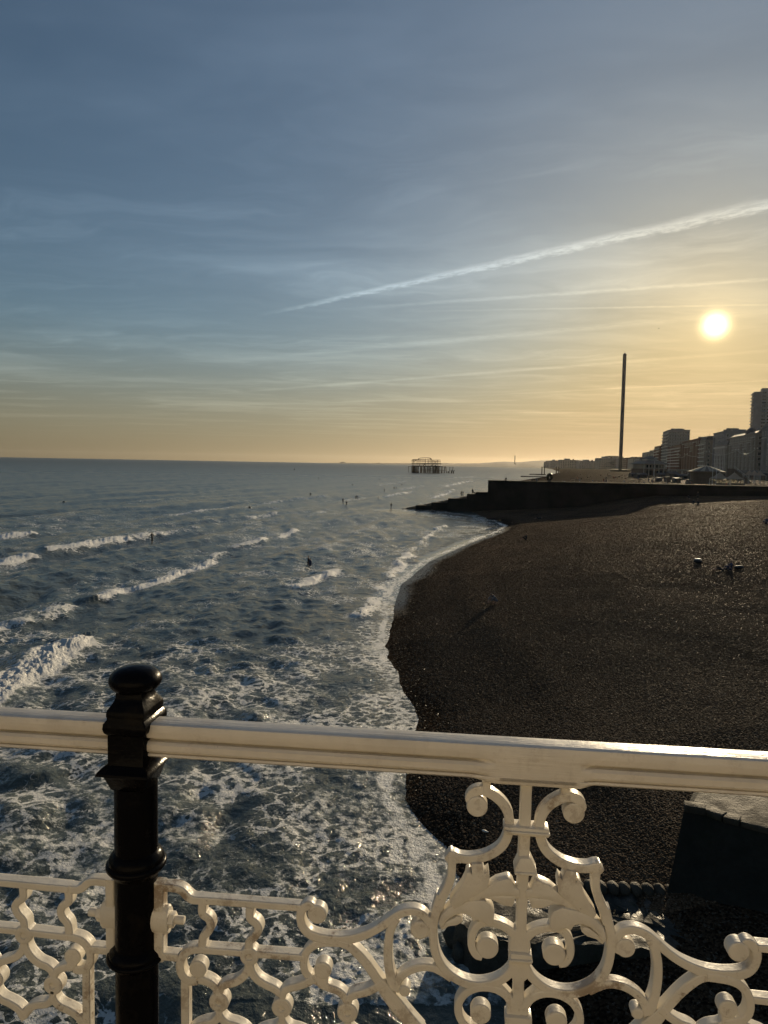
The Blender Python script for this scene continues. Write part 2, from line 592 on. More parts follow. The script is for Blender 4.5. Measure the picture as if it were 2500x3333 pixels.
_yy = np.geomspace(186.5, 12000, 300)
_dd = np.concatenate([np.linspace(-60, 0, 14)[:-1], np.geomspace(1, 101, 46) - 1, np.linspace(110, 3500, 30)])
YY, DD = np.meshgrid(_yy, _dd, indexing='ij')
XX = shore_x(YY) + DD
_dist, _ = poly_dist(XX, YY, SHORE_FAR)
SD = np.where(DD > 0, _dist, -_dist)
ZZ = np.where(SD < 0, SD * 0.1, 6.6 * (1 - np.exp(-np.maximum(SD, 0) / 30.0)) + sstep(SD, 3, 20) * (fbm(XX * .04, YY * .04, 3, 40) - .5) * 0.5)
far_beach = grid_mesh('far_beach', XX, YY, ZZ, shingle_mat('far_shingle', 0.42), {'wet': np.clip(1 - sstep(SD, 1, 6), 0, 1)})
tag(far_beach, 'shingle beach and seafront ground beyond the stepped groyne', 'beach', kind='structure')

# loose larger stones lying on the nearer shingle: too many to count
def stone_mat():
    m_, t, b = new_mat('beach_stone')
    r = t.node('ShaderNodeObjectInfo').outputs['Random']
    c = t.mix(r, (0.036, 0.023, 0.014), (0.160, 0.105, 0.065))
    c = t.mix(t.ramp(t.m('FRACT', t.m('MULTIPLY', r, 17.3)), 0.90, 0.99), c, (0.22, 0.17, 0.12))
    t.put(b.inputs['Base Color'], c)
    t.put(b.inputs['Roughness'], t.ramp(t.m('FRACT', t.m('MULTIPLY', r, 31.7)), 0.0, 1.0, 0.60, 0.95, smooth=False))
    b.inputs['Specular IOR Level'].default_value = 0.02
    return m_


N_ST = 520000
_u = RNG.uniform(0, 1, (N_ST, 4))
sy = 17 * (150 / 17.0) ** (_u[:, 0] ** 1.15)
sx = shore_x(sy) + 0.12 + _u[:, 1] * (0.60 * sy + 3 - shore_x(sy))
_ed = sx - shore_x(sy)
keep = (_u[:, 3] < 0.12 + 0.88 * sstep(_ed + 1.6 * (fbm(sy * 0.7, sx * 0.7, 3, 57) - 0.5), 0.3, 2.6)) & (_u[:, 2] < np.clip(1.15 - sy / 190.0, 0.1, 1)) & (sx < 0.60 * sy + 3)
sx, sy = sx[keep], sy[keep]
sz = land_height(sx, sy)
me = bpy.data.meshes.new('loose_stones')
me.vertices.add(len(sx))
me.vertices.foreach_set('co', np.stack([sx, sy, sz], -1).astype(np.float32).ravel())
at_ = me.attributes.new('size', 'FLOAT', 'POINT')
at_.data.foreach_set('value', (0.018 + 0.026 * RNG.uniform(0, 1, len(sx)) ** 2 * (1 + sy / 120.0)).astype(np.float32))
me.update()
stones = bpy.data.objects.new('loose_stones', me)
COL.objects.link(stones)
tag(stones, 'loose pebbles scattered over the near part of the shingle', 'pebbles', kind='stuff')
ng = bpy.data.node_groups.new('scatter_stones', 'GeometryNodeTree')
ng.interface.new_socket('Geometry', in_out='INPUT', socket_type='NodeSocketGeometry')
ng.interface.new_socket('Geometry', in_out='OUTPUT', socket_type='NodeSocketGeometry')
g_ = ng.nodes
gi, go = g_.new('NodeGroupInput'), g_.new('NodeGroupOutput')
ico = g_.new('GeometryNodeMeshIcoSphere')
ico.inputs['Radius'].default_value = 1.0
ico.inputs['Subdivisions'].default_value = 2
sm_ = g_.new('GeometryNodeSetShadeSmooth')
trn = g_.new('GeometryNodeTransform')
trn.inputs['Scale'].default_value = (1.25, 0.9, 0.62)
mt = g_.new('GeometryNodeSetMaterial')
mt.inputs['Material'].default_value = stone_mat()
iop = g_.new('GeometryNodeInstanceOnPoints')
rnd = g_.new('FunctionNodeRandomValue')
rnd.data_type = 'FLOAT_VECTOR'
rnd.inputs[0].default_value = (-0.5, -0.5, 0)
rnd.inputs[1].default_value = (0.5, 0.5, 6.283)
na = g_.new('GeometryNodeInputNamedAttribute')
na.data_type = 'FLOAT'
na.inputs[0].default_value = 'size'
L_ = ng.links
L_.new(ico.outputs[0], sm_.inputs[0])
L_.new(sm_.outputs[0], trn.inputs[0])
L_.new(trn.outputs[0], mt.inputs[0])
L_.new(gi.outputs[0], iop.inputs['Points'])
L_.new(mt.outputs[0], iop.inputs['Instance'])
L_.new(rnd.outputs[0], iop.inputs['Rotation'])
L_.new(na.outputs[0], iop.inputs['Scale'])
L_.new(iop.outputs[0], go.inputs[0])
stones.modifiers.new('scatter', 'NODES').node_group = ng

# ------------------------------------------------------------------ sea
BREAKERS = [  # world polyline, crest height, half width, how white
    ([(-19.6, 33.0), (-19.1, 36.0), (-19.2, 38.5), (-19.9, 42.0), (-20.6, 46.5)], 1.00, 1.5, 1.0),
    ([(-27.2, 48.0), (-26.5, 52.0), (-25.7, 56.7)], 0.45, 1.0, 0.7),
    ([(-24.9, 61.0), (-24.2, 65.0), (-22.9, 71.5), (-21.7, 79.0), (-21.0, 86.0)], 0.60, 1.0, 0.95),
    ([(-21.4, 89.0), (-21.6, 94.0)], 0.4, 0.8, 0.7),
    ([(-43.7, 78.0), (-43.4, 85.0)], 0.65, 1.3, 0.95),
    ([(-42.5, 90.0), (-40.2, 98.0), (-38.0, 105.0)], 0.65, 1.2, 0.95),
    ([(-37.6, 108.0), (-35.5, 117.0), (-33.7, 125.0)], 0.6, 1.1, 0.8),
    ([(-58.0, 105.0), (-56.0, 112.0)], 0.7, 1.3, 0.9),
    ([(-20.7, 100.0), (-18.4, 109.0)], 0.5, 0.9, 0.9),
    ([(-17.6, 113.0), (-15.2, 124.0)], 0.5, 0.9, 0.85),
    ([(-8.6, 67.0), (-7.2, 71.5), (-5.4, 78.0)], 0.50, 1.0, 0.85),
    ([(-45.5, 152.0), (-41.0, 168.0), (-38.6, 180.0)], 0.6, 1.2, 0.7),
    ([(-26.5, 134.0), (-23.5, 145.0)], 0.45, 0.9, 0.8),
    ([(-29.0, 150.0), (-25.0, 166.0)], 0.45, 0.9, 0.6),
    ([(-18.0, 160.0), (-14.0, 178.0)], 0.45, 0.9, 0.55),
    ([(-34.0, 192.0), (-26.0, 226.0), (-20.0, 250.0)], 0.6, 1.3, 0.6),
    ([(-6.0, 118.0), (-2.0, 130.0)], 0.35, 0.9, 0.3),
    ([(-14.0, 225.0), (-6.0, 262.0)], 0.5, 1.2, 0.55),
    ([(0.0, 250.0), (12.0, 300.0)], 0.5, 1.2, 0.7),
    ([(8.0, 330.0), (22.0, 390.0)], 0.55, 1.4, 0.7),
    ([(18.0, 260.0), (26.0, 300.0), (34.0, 350.0)], 0.5, 1.3, 0.8),
    ([(32.0, 390.0), (50.0, 470.0), (66.0, 540.0)], 0.55, 1.6, 0.8),
    ([(-4.0, 400.0), (14.0, 480.0)], 0.55, 1.5, 0.5),
    ([(60.0, 640.0), (100.0, 760.0)], 0.6, 2.0, 0.6),
]
SHBREAK = [(12.0, 142.0), (8.6, 127.0), (7.4, 119.0), (5.4, 104.0), (4.2, 97.8), (2.2, 85.0), (0.9, 76.7), (0.1, 68.0), (-0.3, 63.2), (-1.0, 58.5), (-2.2, 55.2)]

_inv = np.linspace((1 / 11.0) ** 0.72, (1 / 24000.0) ** 0.72, 800)
_rr = 1 / _inv ** (1 / 0.72)
_rr = np.concatenate([[2.0, 5.0, 8.0], _rr])
_aa = np.radians(np.concatenate([np.linspace(-120, -33, 46)[:-1], np.linspace(-33, 33, 1040), np.linspace(33, 75, 12)[1:]]))
RR, AA = np.meshgrid(_rr, _aa, indexing='ij')
SX = RR * np.sin(AA)
SY = RR * np.cos(AA)
near = RR < 1800
sd = np.full(SX.shape, -600.0)
_d, _ = poly_dist(SX[near], SY[near], SH_ALL)
sd[near] = np.where(SX[near] > shore_x(SY[near]), _d, -_d)
off = -sd                                        # metres out from the water's edge
damp = 0.06 + 0.94 * sstep(off, 0.5, 26.0)
dampS = 0.07 + 0.93 * sstep(off, 0.0, 9.0)
SZ = np.zeros(SX.shape)
# swell: crests lie nearly along the view, slightly curved, travelling towards the beach
curve = 3.0 * (fbm(SX * 0.01, SY * 0.012, 2, 5) - 0.5)
for (lam, amp, ang_, ph) in ((23.0, .19, 10, 0.4), (17.0, .16, 16, 2.1), (31.0, .16, 4, 4.0), (11.0, .11, 22, 1.0), (8.0, .08, 2, 5.0), (6.1, .062, 30, 3.3), (9.3, .07, -14, 2.2)):
    a_ = math.radians(ang_)
    kx, ky = math.cos(a_), -math.sin(a_)
    ph_ = 2 * math.pi / lam * (SX * kx + SY * ky) + ph + curve * 2 * math.pi / lam
    fade = 1 - sstep(RR, lam * 40, lam * 110)
    grp = 0.55 + 0.9 * vnoise(SX / (lam * 2.2) + ph, SY / (lam * 5.0), int(lam))
    SZ += amp * damp * fade * grp * (np.sin(ph_) + 0.28 * np.sin(2 * ph_ + 1.4))
for k in range(26):
    lam = 0.9 * (4.6 / 0.9) ** (k / 25.0)
    a_ = math.radians(RNG.normal(18, 52))
    ph_ = 2 * math.pi / lam * (SX * math.cos(a_) - SY * math.sin(a_)) + RNG.uniform(0, 6.28) + 1.5 * vnoise(SX / (3 * lam), SY / (3 * lam), 70 + k)
    fade = 1 - sstep(RR, lam * 35, lam * 90)
    SZ += 0.0085 * lam ** 0.9 * dampS * fade * np.sin(ph_) * (0.35 + 1.3 * vnoise(SX / (lam * 4), SY / (lam * 4), 30 + k))
SZ += dampS * (1 - sstep(RR, 40, 110)) * 0.16 * (fbm(SX * 0.8, SY * 0.65, 4, 88) - 0.5)
FOAM = np.zeros(SX.shape)
for pts, hgt, hw, wh in BREAKERS:
    x0, x1 = min(p[0] for p in pts) - 9, max(p[0] for p in pts) + 9
    y0, y1 = min(p[1] for p in pts) - 9, max(p[1] for p in pts) + 9
    m_ = (SX > x0) & (SX < x1) & (SY > y0) & (SY < y1)
    X_, Y_ = SX[m_], SY[m_]
    ww = (fbm(Y_ * 0.22, Y_ * 0 + hgt * 9, 3, 61) - 0.5) * 2.2
    D_, S_ = poly_dist(X_ + ww, Y_, pts)
    tot = sum(math.hypot(b[0] - a[0], b[1] - a[1]) for a, b in zip(pts[:-1], pts[1:]))
    # signed: + towards the beach
    px_i = np.interp(Y_, [p[1] for p in pts], [p[0] for p in pts])
    s_ = np.where(X_ + ww > px_i, D_, -D_)
    endf = np.clip(1 - np.maximum(0, np.maximum(pts[0][1] - Y_, Y_ - pts[-1][1])) / 6.0, 0, 1) ** 2
    endf = np.where((Y_ < pts[0][1]) | (Y_ > pts[-1][1]), endf, 0.75 + 0.25 * sstep(np.minimum(S_, tot - S_), 0, tot * .25))
    prof = np.where(s_ > 0, np.exp(-(s_ / (hw * 0.75)) ** 2), np.exp(-(s_ / (hw * 2.6)) ** 2))
    lump = fbm(X_ * 4.2, Y_ * 3.0, 4, 77, 0.6)
    roll = np.exp(-(np.abs(s_ - 0.15 * hw) / (hw * (0.45 + 0.55 * fbm(Y_ * 0.45, Y_ * 0 + 2.2, 3, 68)))) ** 2.5) * endf
    SZ[m_] += hgt * 0.58 * prof * endf * (0.7 + 0.5 * fbm(Y_ * 0.3, Y_ * 0, 2, 66)) + wh * hgt * 0.40 * roll * (lump - 0.45)
    broke = sstep(fbm(Y_ * 0.12, Y_ * 0 + hgt * 31, 3, 91), 0.30, 0.46) if wh < 0.9 else 1.0
    f_ = wh * broke * np.clip(roll * 1.9, 0, 1) * (0.72 + 0.28 * sstep(lump, 0.25, 0.5))
    trail_ = 0.30 * wh * np.where(s_ < 0, np.exp(s_ / (hw * 3.5)), np.exp(-s_ / (hw * 1.6))) * endf
    FOAM[m_] = np.maximum(FOAM[m_], np.maximum(f_, trail_))
# shore break and swash
m_ = (SY > 15) & (SY < 190) & (off < 40) & (off > -6)
X_, Y_, o_ = SX[m_], SY[m_], off[m_]
ww = (fbm(Y_ * 0.35, Y_ * 0 + 4.2, 3, 15) - 0.5) * 2.0
D_, _ = poly_dist(X_ + ww, Y_, SHBREAK)
lump = fbm(X_ * 2.6, Y_ * 1.9, 5, 21, 0.62)
roll = np.exp(-(D_ / (0.45 + 0.5 * fbm(Y_ * 0.4, Y_ * 0 + 1.7, 3, 29))) ** 2)
SZ[m_] += 0.20 * roll + 0.18 * roll * (lump - 0.42)
f_ = np.clip(roll * 1.3, 0, 1) * sstep(lump, 0.26, 0.48) * (0.45 + 0.55 * sstep(fbm(Y_ * 0.25, Y_ * 0 + 5.5, 3, 23), 0.38, 0.56))
wob = (fbm(Y_ * 0.16, X_ * 0.16, 4, 33) - 0.5)
near_k = 1 - sstep(Y_, 50, 64)
sw_w = np.interp(Y_, [15, 24, 30, 38, 47, 56, 62], [7.5, 6.4, 5.6, 5.0, 4.4, 2.6, 1.5])
sw = 0.70 * near_k * (1 - sstep(o_ + wob * 5, sw_w * 0.25, sw_w * 1.3)) * (0.22 + 0.85 * fbm(X_ * 0.5, Y_ * 0.4, 4, 37))
far_sw = sstep(Y_, 118, 130) * (1 - sstep(o_ + wob * 4, 5, 14)) * 0.16
thin = 0.75 * np.exp(-((o_ - 0.35 - 0.5 * fbm(Y_ * 0.5, X_ * 0.5, 3, 83)) / 0.5) ** 2) * (0.4 + 0.9 * fbm(Y_ * 0.8, X_ * 0.8, 3, 84))
FILM = np.zeros(SX.shape)
FILM[m_] = np.maximum((1 - sstep(Y_, 56, 60) * 0 - near_k) * (1 - sstep(o_ + wob * 2, 1.0, 3.2)) * (1 - sstep(Y_, 150, 165) * .5), sstep(Y_, 118, 128) * (1 - sstep(o_ + wob * 3, 6, 11)) * .8)
SZ[m_] += near_k * np.clip(sw, 0, 1) * 0.34 * (fbm(X_ * 1.5, Y_ * 1.3, 4, 39, 0.55) - 0.4) * sstep(o_, 0.2, 2)
FOAM[m_] = np.maximum(FOAM[m_], np.maximum(np.maximum(f_, sw), np.maximum(far_sw, thin)))
SZ *= 1 - 0.9 * FILM
# water run up over the lowest shingle
SZ += np.where((off < 1.2) & (off > -6), 0.03 * (1 - sstep(off, 0, 1.2)), 0)
# drifting lace left by broken waves
lace = np.interp(SY, [10, 25, 40, 55, 75, 100, 140, 260, 600], [0.14, 0.18, 0.13, 0.07, 0.10, 0.10, 0.06, 0.03, 0.0])
pt = fbm(SX * 0.09, SY * 0.055, 4, 101)
lace = lace * (0.35 + 1.5 * sstep(pt, 0.34, 0.66))
lace += 0.20 * np.exp(-(((SX + 11) / 8) ** 2 + ((SY - 22) / 5) ** 2)) + 0.16 * np.exp(-(((SX + 7) / 7) ** 2 + ((SY - 33) / 4) ** 2))
lace *= 1 - 0.75 * np.exp(-(((SX + 8) / 9) ** 2 + ((SY - 52) / 8) ** 2))
lace = np.where(SX < -70, lace * 0.5, lace)
FOAM = np.clip(np.maximum(FOAM, lace), 0, 1)


def sea_mat():
    m_, t, b = new_mat('sea_water')
    co = t.node('ShaderNodeTexCoord').outputs['Object']
    fo = t.node('ShaderNodeAttribute', attribute_name='foam').outputs['Fac']
    x, y, z = t.xyz(co)
    p2 = t.comb(x, y, 0.0)
    # lace: warped cell walls at two sizes, wider where there is more foam
    wv = t.vm('SUBTRACT', t.noise(p2, 0.9, 4, 0.6, 0, 1), (0.5, 0.5, 0.5))
    q = t.vm('ADD', p2, t.vm('SCALE', wv, s=1.1))
    e1 = t.voro(q, 1.35, 'DISTANCE_TO_EDGE')
    e2 = t.voro(t.vm('ADD', q, t.vm('SCALE', t.vm('SUBTRACT', t.noise(p2, 4.0, 3, 0.6, 0, 1), (0.5, 0.5, 0.5)), s=0.2)), 3.6, 'DISTANCE_TO_EDGE')
    nz = t.noise(p2, 3.0, 6, 0.68)
    fo2 = t.m('MULTIPLY', fo, t.ramp(t.noise(p2, 0.30, 4, 0.6), 0.32, 0.68, 0.10, 1.75))
    l1 = t.ramp(t.m('SUBTRACT', e1, t.m('MULTIPLY', fo2, 0.34)), -0.03, 0.022, 1.0, 0.0)
    l2 = t.ramp(t.m('SUBTRACT', e2, t.m('MULTIPLY', fo2, 0.27)), -0.03, 0.03, 1.0, 0.0)
    # drawn-out filaments: ridges of a warped noise, stretched along the crests
    rn = t.noise(t.mapping(q, (0.75, 1.25, 1), (0, 0, 0.25)), 1.25, 6, 0.64)
    rdg = t.m('ABSOLUTE', t.m('SUBTRACT', rn, 0.5))
    l3 = t.ramp(t.m('SUBTRACT', rdg, t.m('MULTIPLY', fo2, 0.10)), -0.016, 0.020, 1.0, 0.0)
    pick = t.ramp(t.noise(p2, 0.22, 3, 0.55), 0.34, 0.60, 0.35, 1.0)
    cells = t.m('MAXIMUM', t.m('MULTIPLY', l1, t.ramp(nz, 0.32, 0.60, 0.2, 0.95)), t.m('MULTIPLY', l2, t.ramp(nz, 0.44, 0.66, 0.0, 0.8)))
    lac = t.m('MAXIMUM', t.m('MULTIPLY', cells, pick), t.m('MULTIPLY', l3, t.ramp(nz, 0.36, 0.62, 0.0, 0.60)))
    lac = t.m('MULTIPLY', t.ramp(lac, 0.18, 0.72), t.ramp(fo2, 0.02, 0.14))
    solid = t.ramp(t.m('ADD', fo, t.m('MULTIPLY', t.m('SUBTRACT', nz, 0.5), 0.75)), 0.44, 0.70)
    mask = t.m('MAXIMUM', lac, solid, clamp=True)
    # water
    deep = t.mix(t.ramp(t.noise(p2, 0.05, 3, 0.5), 0.3, 0.7), (0.064, 0.072, 0.061), (0.084, 0.094, 0.079))
    milky = t.mix(t.m('MULTIPLY', fo2, 0.45, clamp=True), deep, (0.110, 0.130, 0.120))
    film = t.node('ShaderNodeAttribute', attribute_name='film').outputs['Fac']
    chop = t.node('ShaderNodeAttribute', attribute_name='chop').outputs['Fac']
    milky = t.mix(film, milky, (0.10, 0.085, 0.065))
    n1 = t.noise(t.mapping(p2, (1.0, 0.75, 1), (0, 0, 0.3)), 1.2, 6, 0.62)
    n2 = t.noise(t.mapping(p2, (0.22, 0.10, 1), (0, 0, -0.1)), 1.0, 5, 0.6)
    h = t.m('ADD', t.m('MULTIPLY', n1, 0.24), t.m('MULTIPLY', n2, 0.55))
    h = t.m('MULTIPLY', h, t.ramp(film, 0.0, 1.0, 1.0, 0.12))
    nrm = t.bump(h, 1.0, 1.0)
    t.put(b.inputs['Base Color'], milky)
    t.put(b.inputs['Roughness'], t.ramp(chop, 0.15, 1.0, 0.06, 0.38, smooth=False))
    b.inputs['IOR'].default_value = 1.333
    t.put(b.inputs['Normal'], nrm)
    fb = t.node('ShaderNodeBsdfPrincipled')
    t.put(fb.inputs['Base Color'], t.mix(t.m('MULTIPLY', mask, 1.0), (0.45, 0.52, 0.52), (0.84, 0.84, 0.82)))
    fb.inputs['Roughness'].default_value = 0.55
    fb.inputs['Specular IOR Level'].default_value = 0.35
    fh = t.m('ADD', t.m('MULTIPLY', t.noise(p2, 7.0, 5, 0.7), 0.22), t.m('MULTIPLY', n1, 0.26))
    t.put(fb.inputs['Normal'], t.bump(fh, 1.0, 1.0))
    ms = t.node('ShaderNodeMixShader')
    t.put(ms.inputs[0], mask)
    t.l.new(b.outputs[0], ms.inputs[1])
    t.l.new(fb.outputs[0], ms.inputs[2])
    t.l.new(ms.outputs[0], t.n['Material Output'].inputs[0])
    return m_


M_SEA = sea_mat()
sea = grid_mesh('sea', SX, SY, SZ, M_SEA, {'foam': FOAM, 'film': FILM, 'chop': np.clip(np.log(np.maximum(RR, 1) / 40.0) / math.log(50.0), 0, 1)})
tag(sea, 'grey green sea with lines of breaking surf and drifting foam', 'sea', kind='structure')
# ------------------------------------------------------------------ pier railing (foreground)
def paint_mat(name, base, grain=False):
    m_, t, b = new_mat(name)
    co = t.node('ShaderNodeTexCoord').outputs['Object']
    n1 = t.noise(co, 9.0, 5, 0.6)
    c = t.mix(t.ramp(n1, 0.35, 0.70), base, tuple(q * 0.88 for q in base))
    stain = t.noise(co, 16.0, 6, 0.72)
    reg = t.noise(co, 2.3, 3, 0.5)
    sm = t.m('MULTIPLY', t.ramp(stain, 0.51, 0.63), t.ramp(reg, 0.38, 0.58))
    c = t.mix(t.m('MULTIPLY', sm, 0.15 if grain else 0.75), c, (0.20, 0.11, 0.045))
    c = t.mix(t.ramp(t.noise(co, 70.0, 4, 0.6), 0.70, 0.76, 0.0, 0.55), c, (0.10, 0.06, 0.035))
    t.put(b.inputs['Base Color'], c)
    b.inputs['Roughness'].default_value = 0.34
    t.put(b.inputs['Roughness'], t.ramp(n1, 0.3, 0.7, 0.26, 0.46))
    if grain:
        g = t.noise(t.mapping(co, (1.2, 30, 30)), 6.0, 5, 0.6)
        h = t.m('ADD', t.m('MULTIPLY', g, 0.0016), t.m('MULTIPLY', t.noise(co, 45.0, 4, 0.6), 0.0010))
    else:
        h = t.m('ADD', t.m('MULTIPLY', t.noise(co, 60.0, 4, 0.6), 0.0012), t.m('MULTIPLY', t.noise(co, 14.0, 3, 0.5), 0.0025))
    t.put(b.inputs['Normal'], t.bump(h, 1.0, 1.0))
    return m_


M_IRON_W = paint_mat('cream_painted_iron', (0.82, 0.765, 0.66))
M_WOOD_W = paint_mat('cream_painted_wood', (0.84, 0.775, 0.67), grain=True)
m_, t, b = new_mat('black_gloss_iron')
co = t.node('ShaderNodeTexCoord').outputs['Object']
n1 = t.noise(co, 12.0, 5, 0.65)
t.put(b.inputs['Base Color'], t.mix(t.ramp(n1, 0.52, 0.75), (0.004, 0.004, 0.005), (0.014, 0.011, 0.008)))
t.put(b.inputs['Roughness'], t.ramp(n1, 0.3, 0.7, 0.14, 0.34))
t.put(b.inputs['Normal'], t.bump(t.noise(co, 30.0, 4, 0.6), 1.0, 0.0018))
b.inputs['Specular IOR Level'].default_value = 0.06
M_BLACK = m_

RAIL_Z = HC - 0.58
_a = atz(0, 2329, RAIL_Z)
_b = atz(2500, 2478, RAIL_Z)
RS = (_b - _a) / np.linalg.norm(_b - _a)            # along the rail, to the right
RN = np.array([-RS[1], RS[0], 0.0])                  # away from the camera
RN = RN if RN[1] > 0 else -RN
RO = atz(1700, 2430, RAIL_Z)
RO = _a + RS * np.dot(RO - _a, RS)                   # rail origin, near the middle ornament
RAIL_RZ = math.atan2(RS[1], RS[0])


def to_rail(px, py, n=0.0):
    """photograph pixel -> (s, t) on the vertical plane n metres behind the rail's front"""
    d = ray(px, py)
    k = (np.dot(RO - EYE, RN) + n) / np.dot(d, RN)
    p = EYE + d * k - RO
    return float(np.dot(p, RS)), float(p[2])


NP_ = 0.020                                          # front of the iron panels
TH = 0.030                                           # their thickness
TILE = {'A': (1300, 2500), 'B': (1300, 2883), 'E': (900, 2883), 'F': (480, 2883)}
KT = 2.765
railing = empty('pier_railing', tuple(RO - np.array([0, 0, 1.07])), RAIL_RZ)
tag(railing, 'cream pier railing with scrollwork panels, moulded wooden handrail and black iron post', 'railing')
ZB = 1.07                                            # rail top above the deck, in railing coordinates


def tl(tile, pts):
    ox, oy = TILE[tile]
    return [to_rail(ox + x / KT, oy + y / KT, NP_) for x, y in pts]


STEM_S = sum(q[0] for q in tl('B', [(1110, 150), (1100, 400), (1075, 950)])) / 3
PX_M = 1.0 / (FPX / 1.56) / KT                       # tile pixel -> metres, about


def crom(pts, n=7):
    p = [np.array(q, float) for q in pts]
    if len(p) < 3:
        return [p[0] + (p[1] - p[0]) * i / 4 for i in range(5)]
    p = [2 * p[0] - p[1]] + p + [2 * p[-1] - p[-2]]
    out = []
    for i in range(1, len(p) - 2):
        for k in range(n):
            u = k / n
            out.append(0.5 * ((2 * p[i]) + (-p[i - 1] + p[i + 1]) * u + (2 * p[i - 1] - 5 * p[i] + 4 * p[i + 1] - p[i + 2]) * u * u + (-p[i - 1] + 3 * p[i] - 3 * p[i + 1] + p[i + 2]) * u ** 3))
    out.append(p[-2])
    return out


_off = [0.0]


def next_off():
    _off[0] = (_off[0] + 0.00037) % 0.0026
    return _off[0]


def ribbon_mesh(name, pts, width, mirror=False, straight=False, th=TH):
    """a bar of rounded rectangular section that follows a line on the panel plane"""
    c = pts if straight else crom(pts)
    c = [np.array(q, float) for q in c]
    n = len(c)
    wd = np.interp(np.linspace(0, 1, n), np.linspace(0, 1, len(width)), width) if hasattr(width, '__len__') else [width] * n
    of = next_off()
    rings = []
    for i in range(n):
        d = c[min(i + 1, n - 1)] - c[max(i - 1, 0)]
        d = d / (np.linalg.norm(d) + 1e-9)
        nr = np.array([-d[1], d[0]])
        h = wd[i] / 2
        r = min(0.0036, h * 0.5)
        y0, y1 = NP_ + of, NP_ + th - of
        sec = []
        for (sx, yy, sg) in ((-1, y0, 1), (1, y0, 1), (1, y1, -1), (-1, y1, -1)):
            cxs, cys = sx * (h - r), yy + sg * r
            a0 = {(-1, 1): 180, (1, 1): 270, (1, -1): 0, (-1, -1): 90}[(sx, sg)]
            for k in range(3):
                a = math.radians(a0 + 45 * k)
                sec.append((cxs + r * math.cos(a), cys + r * math.sin(a)))
        rings.append([(c[i][0] + nr[0] * u, v_, c[i][1] + nr[1] * u) for u, v_ in sec])
    if mirror:
        rings = [[(2 * STEM_S - x, y, z) for x, y, z in r_] for r_ in rings]
    mb = MB()
    mb.loft([[(x, y, z + ZB) for x, y, z in r_] for r_ in rings])
    return mb.mesh(name, smooth=20)


def disc_mesh(name, c, r, mirror=False, dimple=0.0, th=TH, proud=0.0):
    of = next_off()
    x0 = 2 * STEM_S - c[0] if mirror else c[0]
    N = 28
    y0, y1 = NP_ + of - proud, NP_ + th - of
    bv = 0.0038
    prof = []
    if dimple > 0:
        prof += [(dimple * 0.35, y0 + 0.004), (dimple * 0.8, y0 + 0.0032), (dimple, y0)]
    else:
        prof += [(r * 0.3, y0)]
    prof += [(r - bv, y0), (r - bv * 0.3, y0 + bv * 0.3), (r, y0 + bv), (r, y1 - bv), (r - bv * 0.3, y1 - bv * 0.3), (r - bv, y1), (r * 0.3, y1)]
    mb = MB()
    mb.loft([[(x0 + q * math.cos(2 * math.pi * j / N), y, c[1] + ZB + q * math.sin(2 * math.pi * j / N)) for j in range(N)] for q, y in prof])
    return mb.mesh(name, smooth=20)


def slab_mesh(name, poly, mirror=False, th=TH, proud=0.0, bevel=0.0035, veins=()):
    of = next_off()
    y0, y1 = NP_ + of - proud, NP_ + th - of
    pl = [(2 * STEM_S - x if mirror else x, z) for x, z in poly]
    n = len(pl)
    mb = MB()
    mb.add([(x, y0, z + ZB) for x, z in pl] + [(x, y1, z + ZB) for x, z in pl], [tuple(range(n)), tuple(reversed(range(n, 2 * n)))] + [(i, n + i, n + (i + 1) % n, (i + 1) % n) for i in range(n)])
    me = mb.mesh(name, smooth=40, bevel=bevel, segs=2)
    return me


PANEL = []                                           # (name, mesh builder) for one whole panel


def W_(px):
    return px * PX_M


def bar(name, tile, pts, w, straight=False, both=True):
    P_ = tl(tile, pts)
    ww = [W_(q) for q in w] if hasattr(w, '__len__') else W_(w)
    PANEL.append((name, ribbon_mesh(name, P_, ww, False, straight)))
    if both:
        PANEL.append((name, ribbon_mesh(name, P_, ww, True, straight)))


def knob(name, tile, c, r, both=True, dimple=0.0):
    q = tl(tile, [c])[0]
    PANEL.append((name, disc_mesh(name, q, W_(r), False, W_(dimple), proud=0.0015)))
    if both:
        PANEL.append((name, disc_mesh(name, q, W_(r), True, W_(dimple), proud=0.0015)))


def leaf(name, tile, poly, proud, both=True, bevel=0.003):
    P_ = tl(tile, poly)
    for mi in ((False, True) if both else (False,)):
        PANEL.append((name, slab_mesh(name, P_, mi, proud=proud, bevel=bevel)))


# --- centre ornament
bar('centre_stem', 'A', [(1147, 150), (1140, 350), (1131, 600), (1120, 830)], 95, straight=True, both=False)
bar('centre_stem', 'A', [(1118, 930), (1108, 1100)], [98, 92], straight=True, both=False)
bar('centre_stem', 'B', [(1112, 20), (1097, 440)], [92, 90], straight=True, both=False)
bar('centre_stem', 'B', [(1090, 400), (1088, 480), (1085, 560), (1080, 800), (1078, 860)], [90, 160, 190, 180, 110], both=False)
bar('centre_stem', 'B', [(1077, 800), (1070, 1090)], [95, 95], straight=True, both=False)
bar('centre_stem', 'B', [(1069, 1060), (1066, 1120), (1063, 1400)], [100, 190, 210], both=False)
bar('top_scroll', 'A', [(660, 330), (632, 290), (660, 240), (720, 215), (790, 228), (860, 268), (925, 325), (970, 395), (990, 470), (988, 550), (975, 625), (935, 705), (865, 768), (765, 815), (650, 835), (545, 825), (480, 795), (440, 790)],
    [60, 80, 85, 85, 85, 85, 85, 85, 82, 82, 82, 82, 82, 80, 80, 78, 70, 60])
knob('scroll_end', 'A', (700, 352), 92)
bar('rail_lug', 'A', [(786, 130), (786, 245)], 76, straight=True)
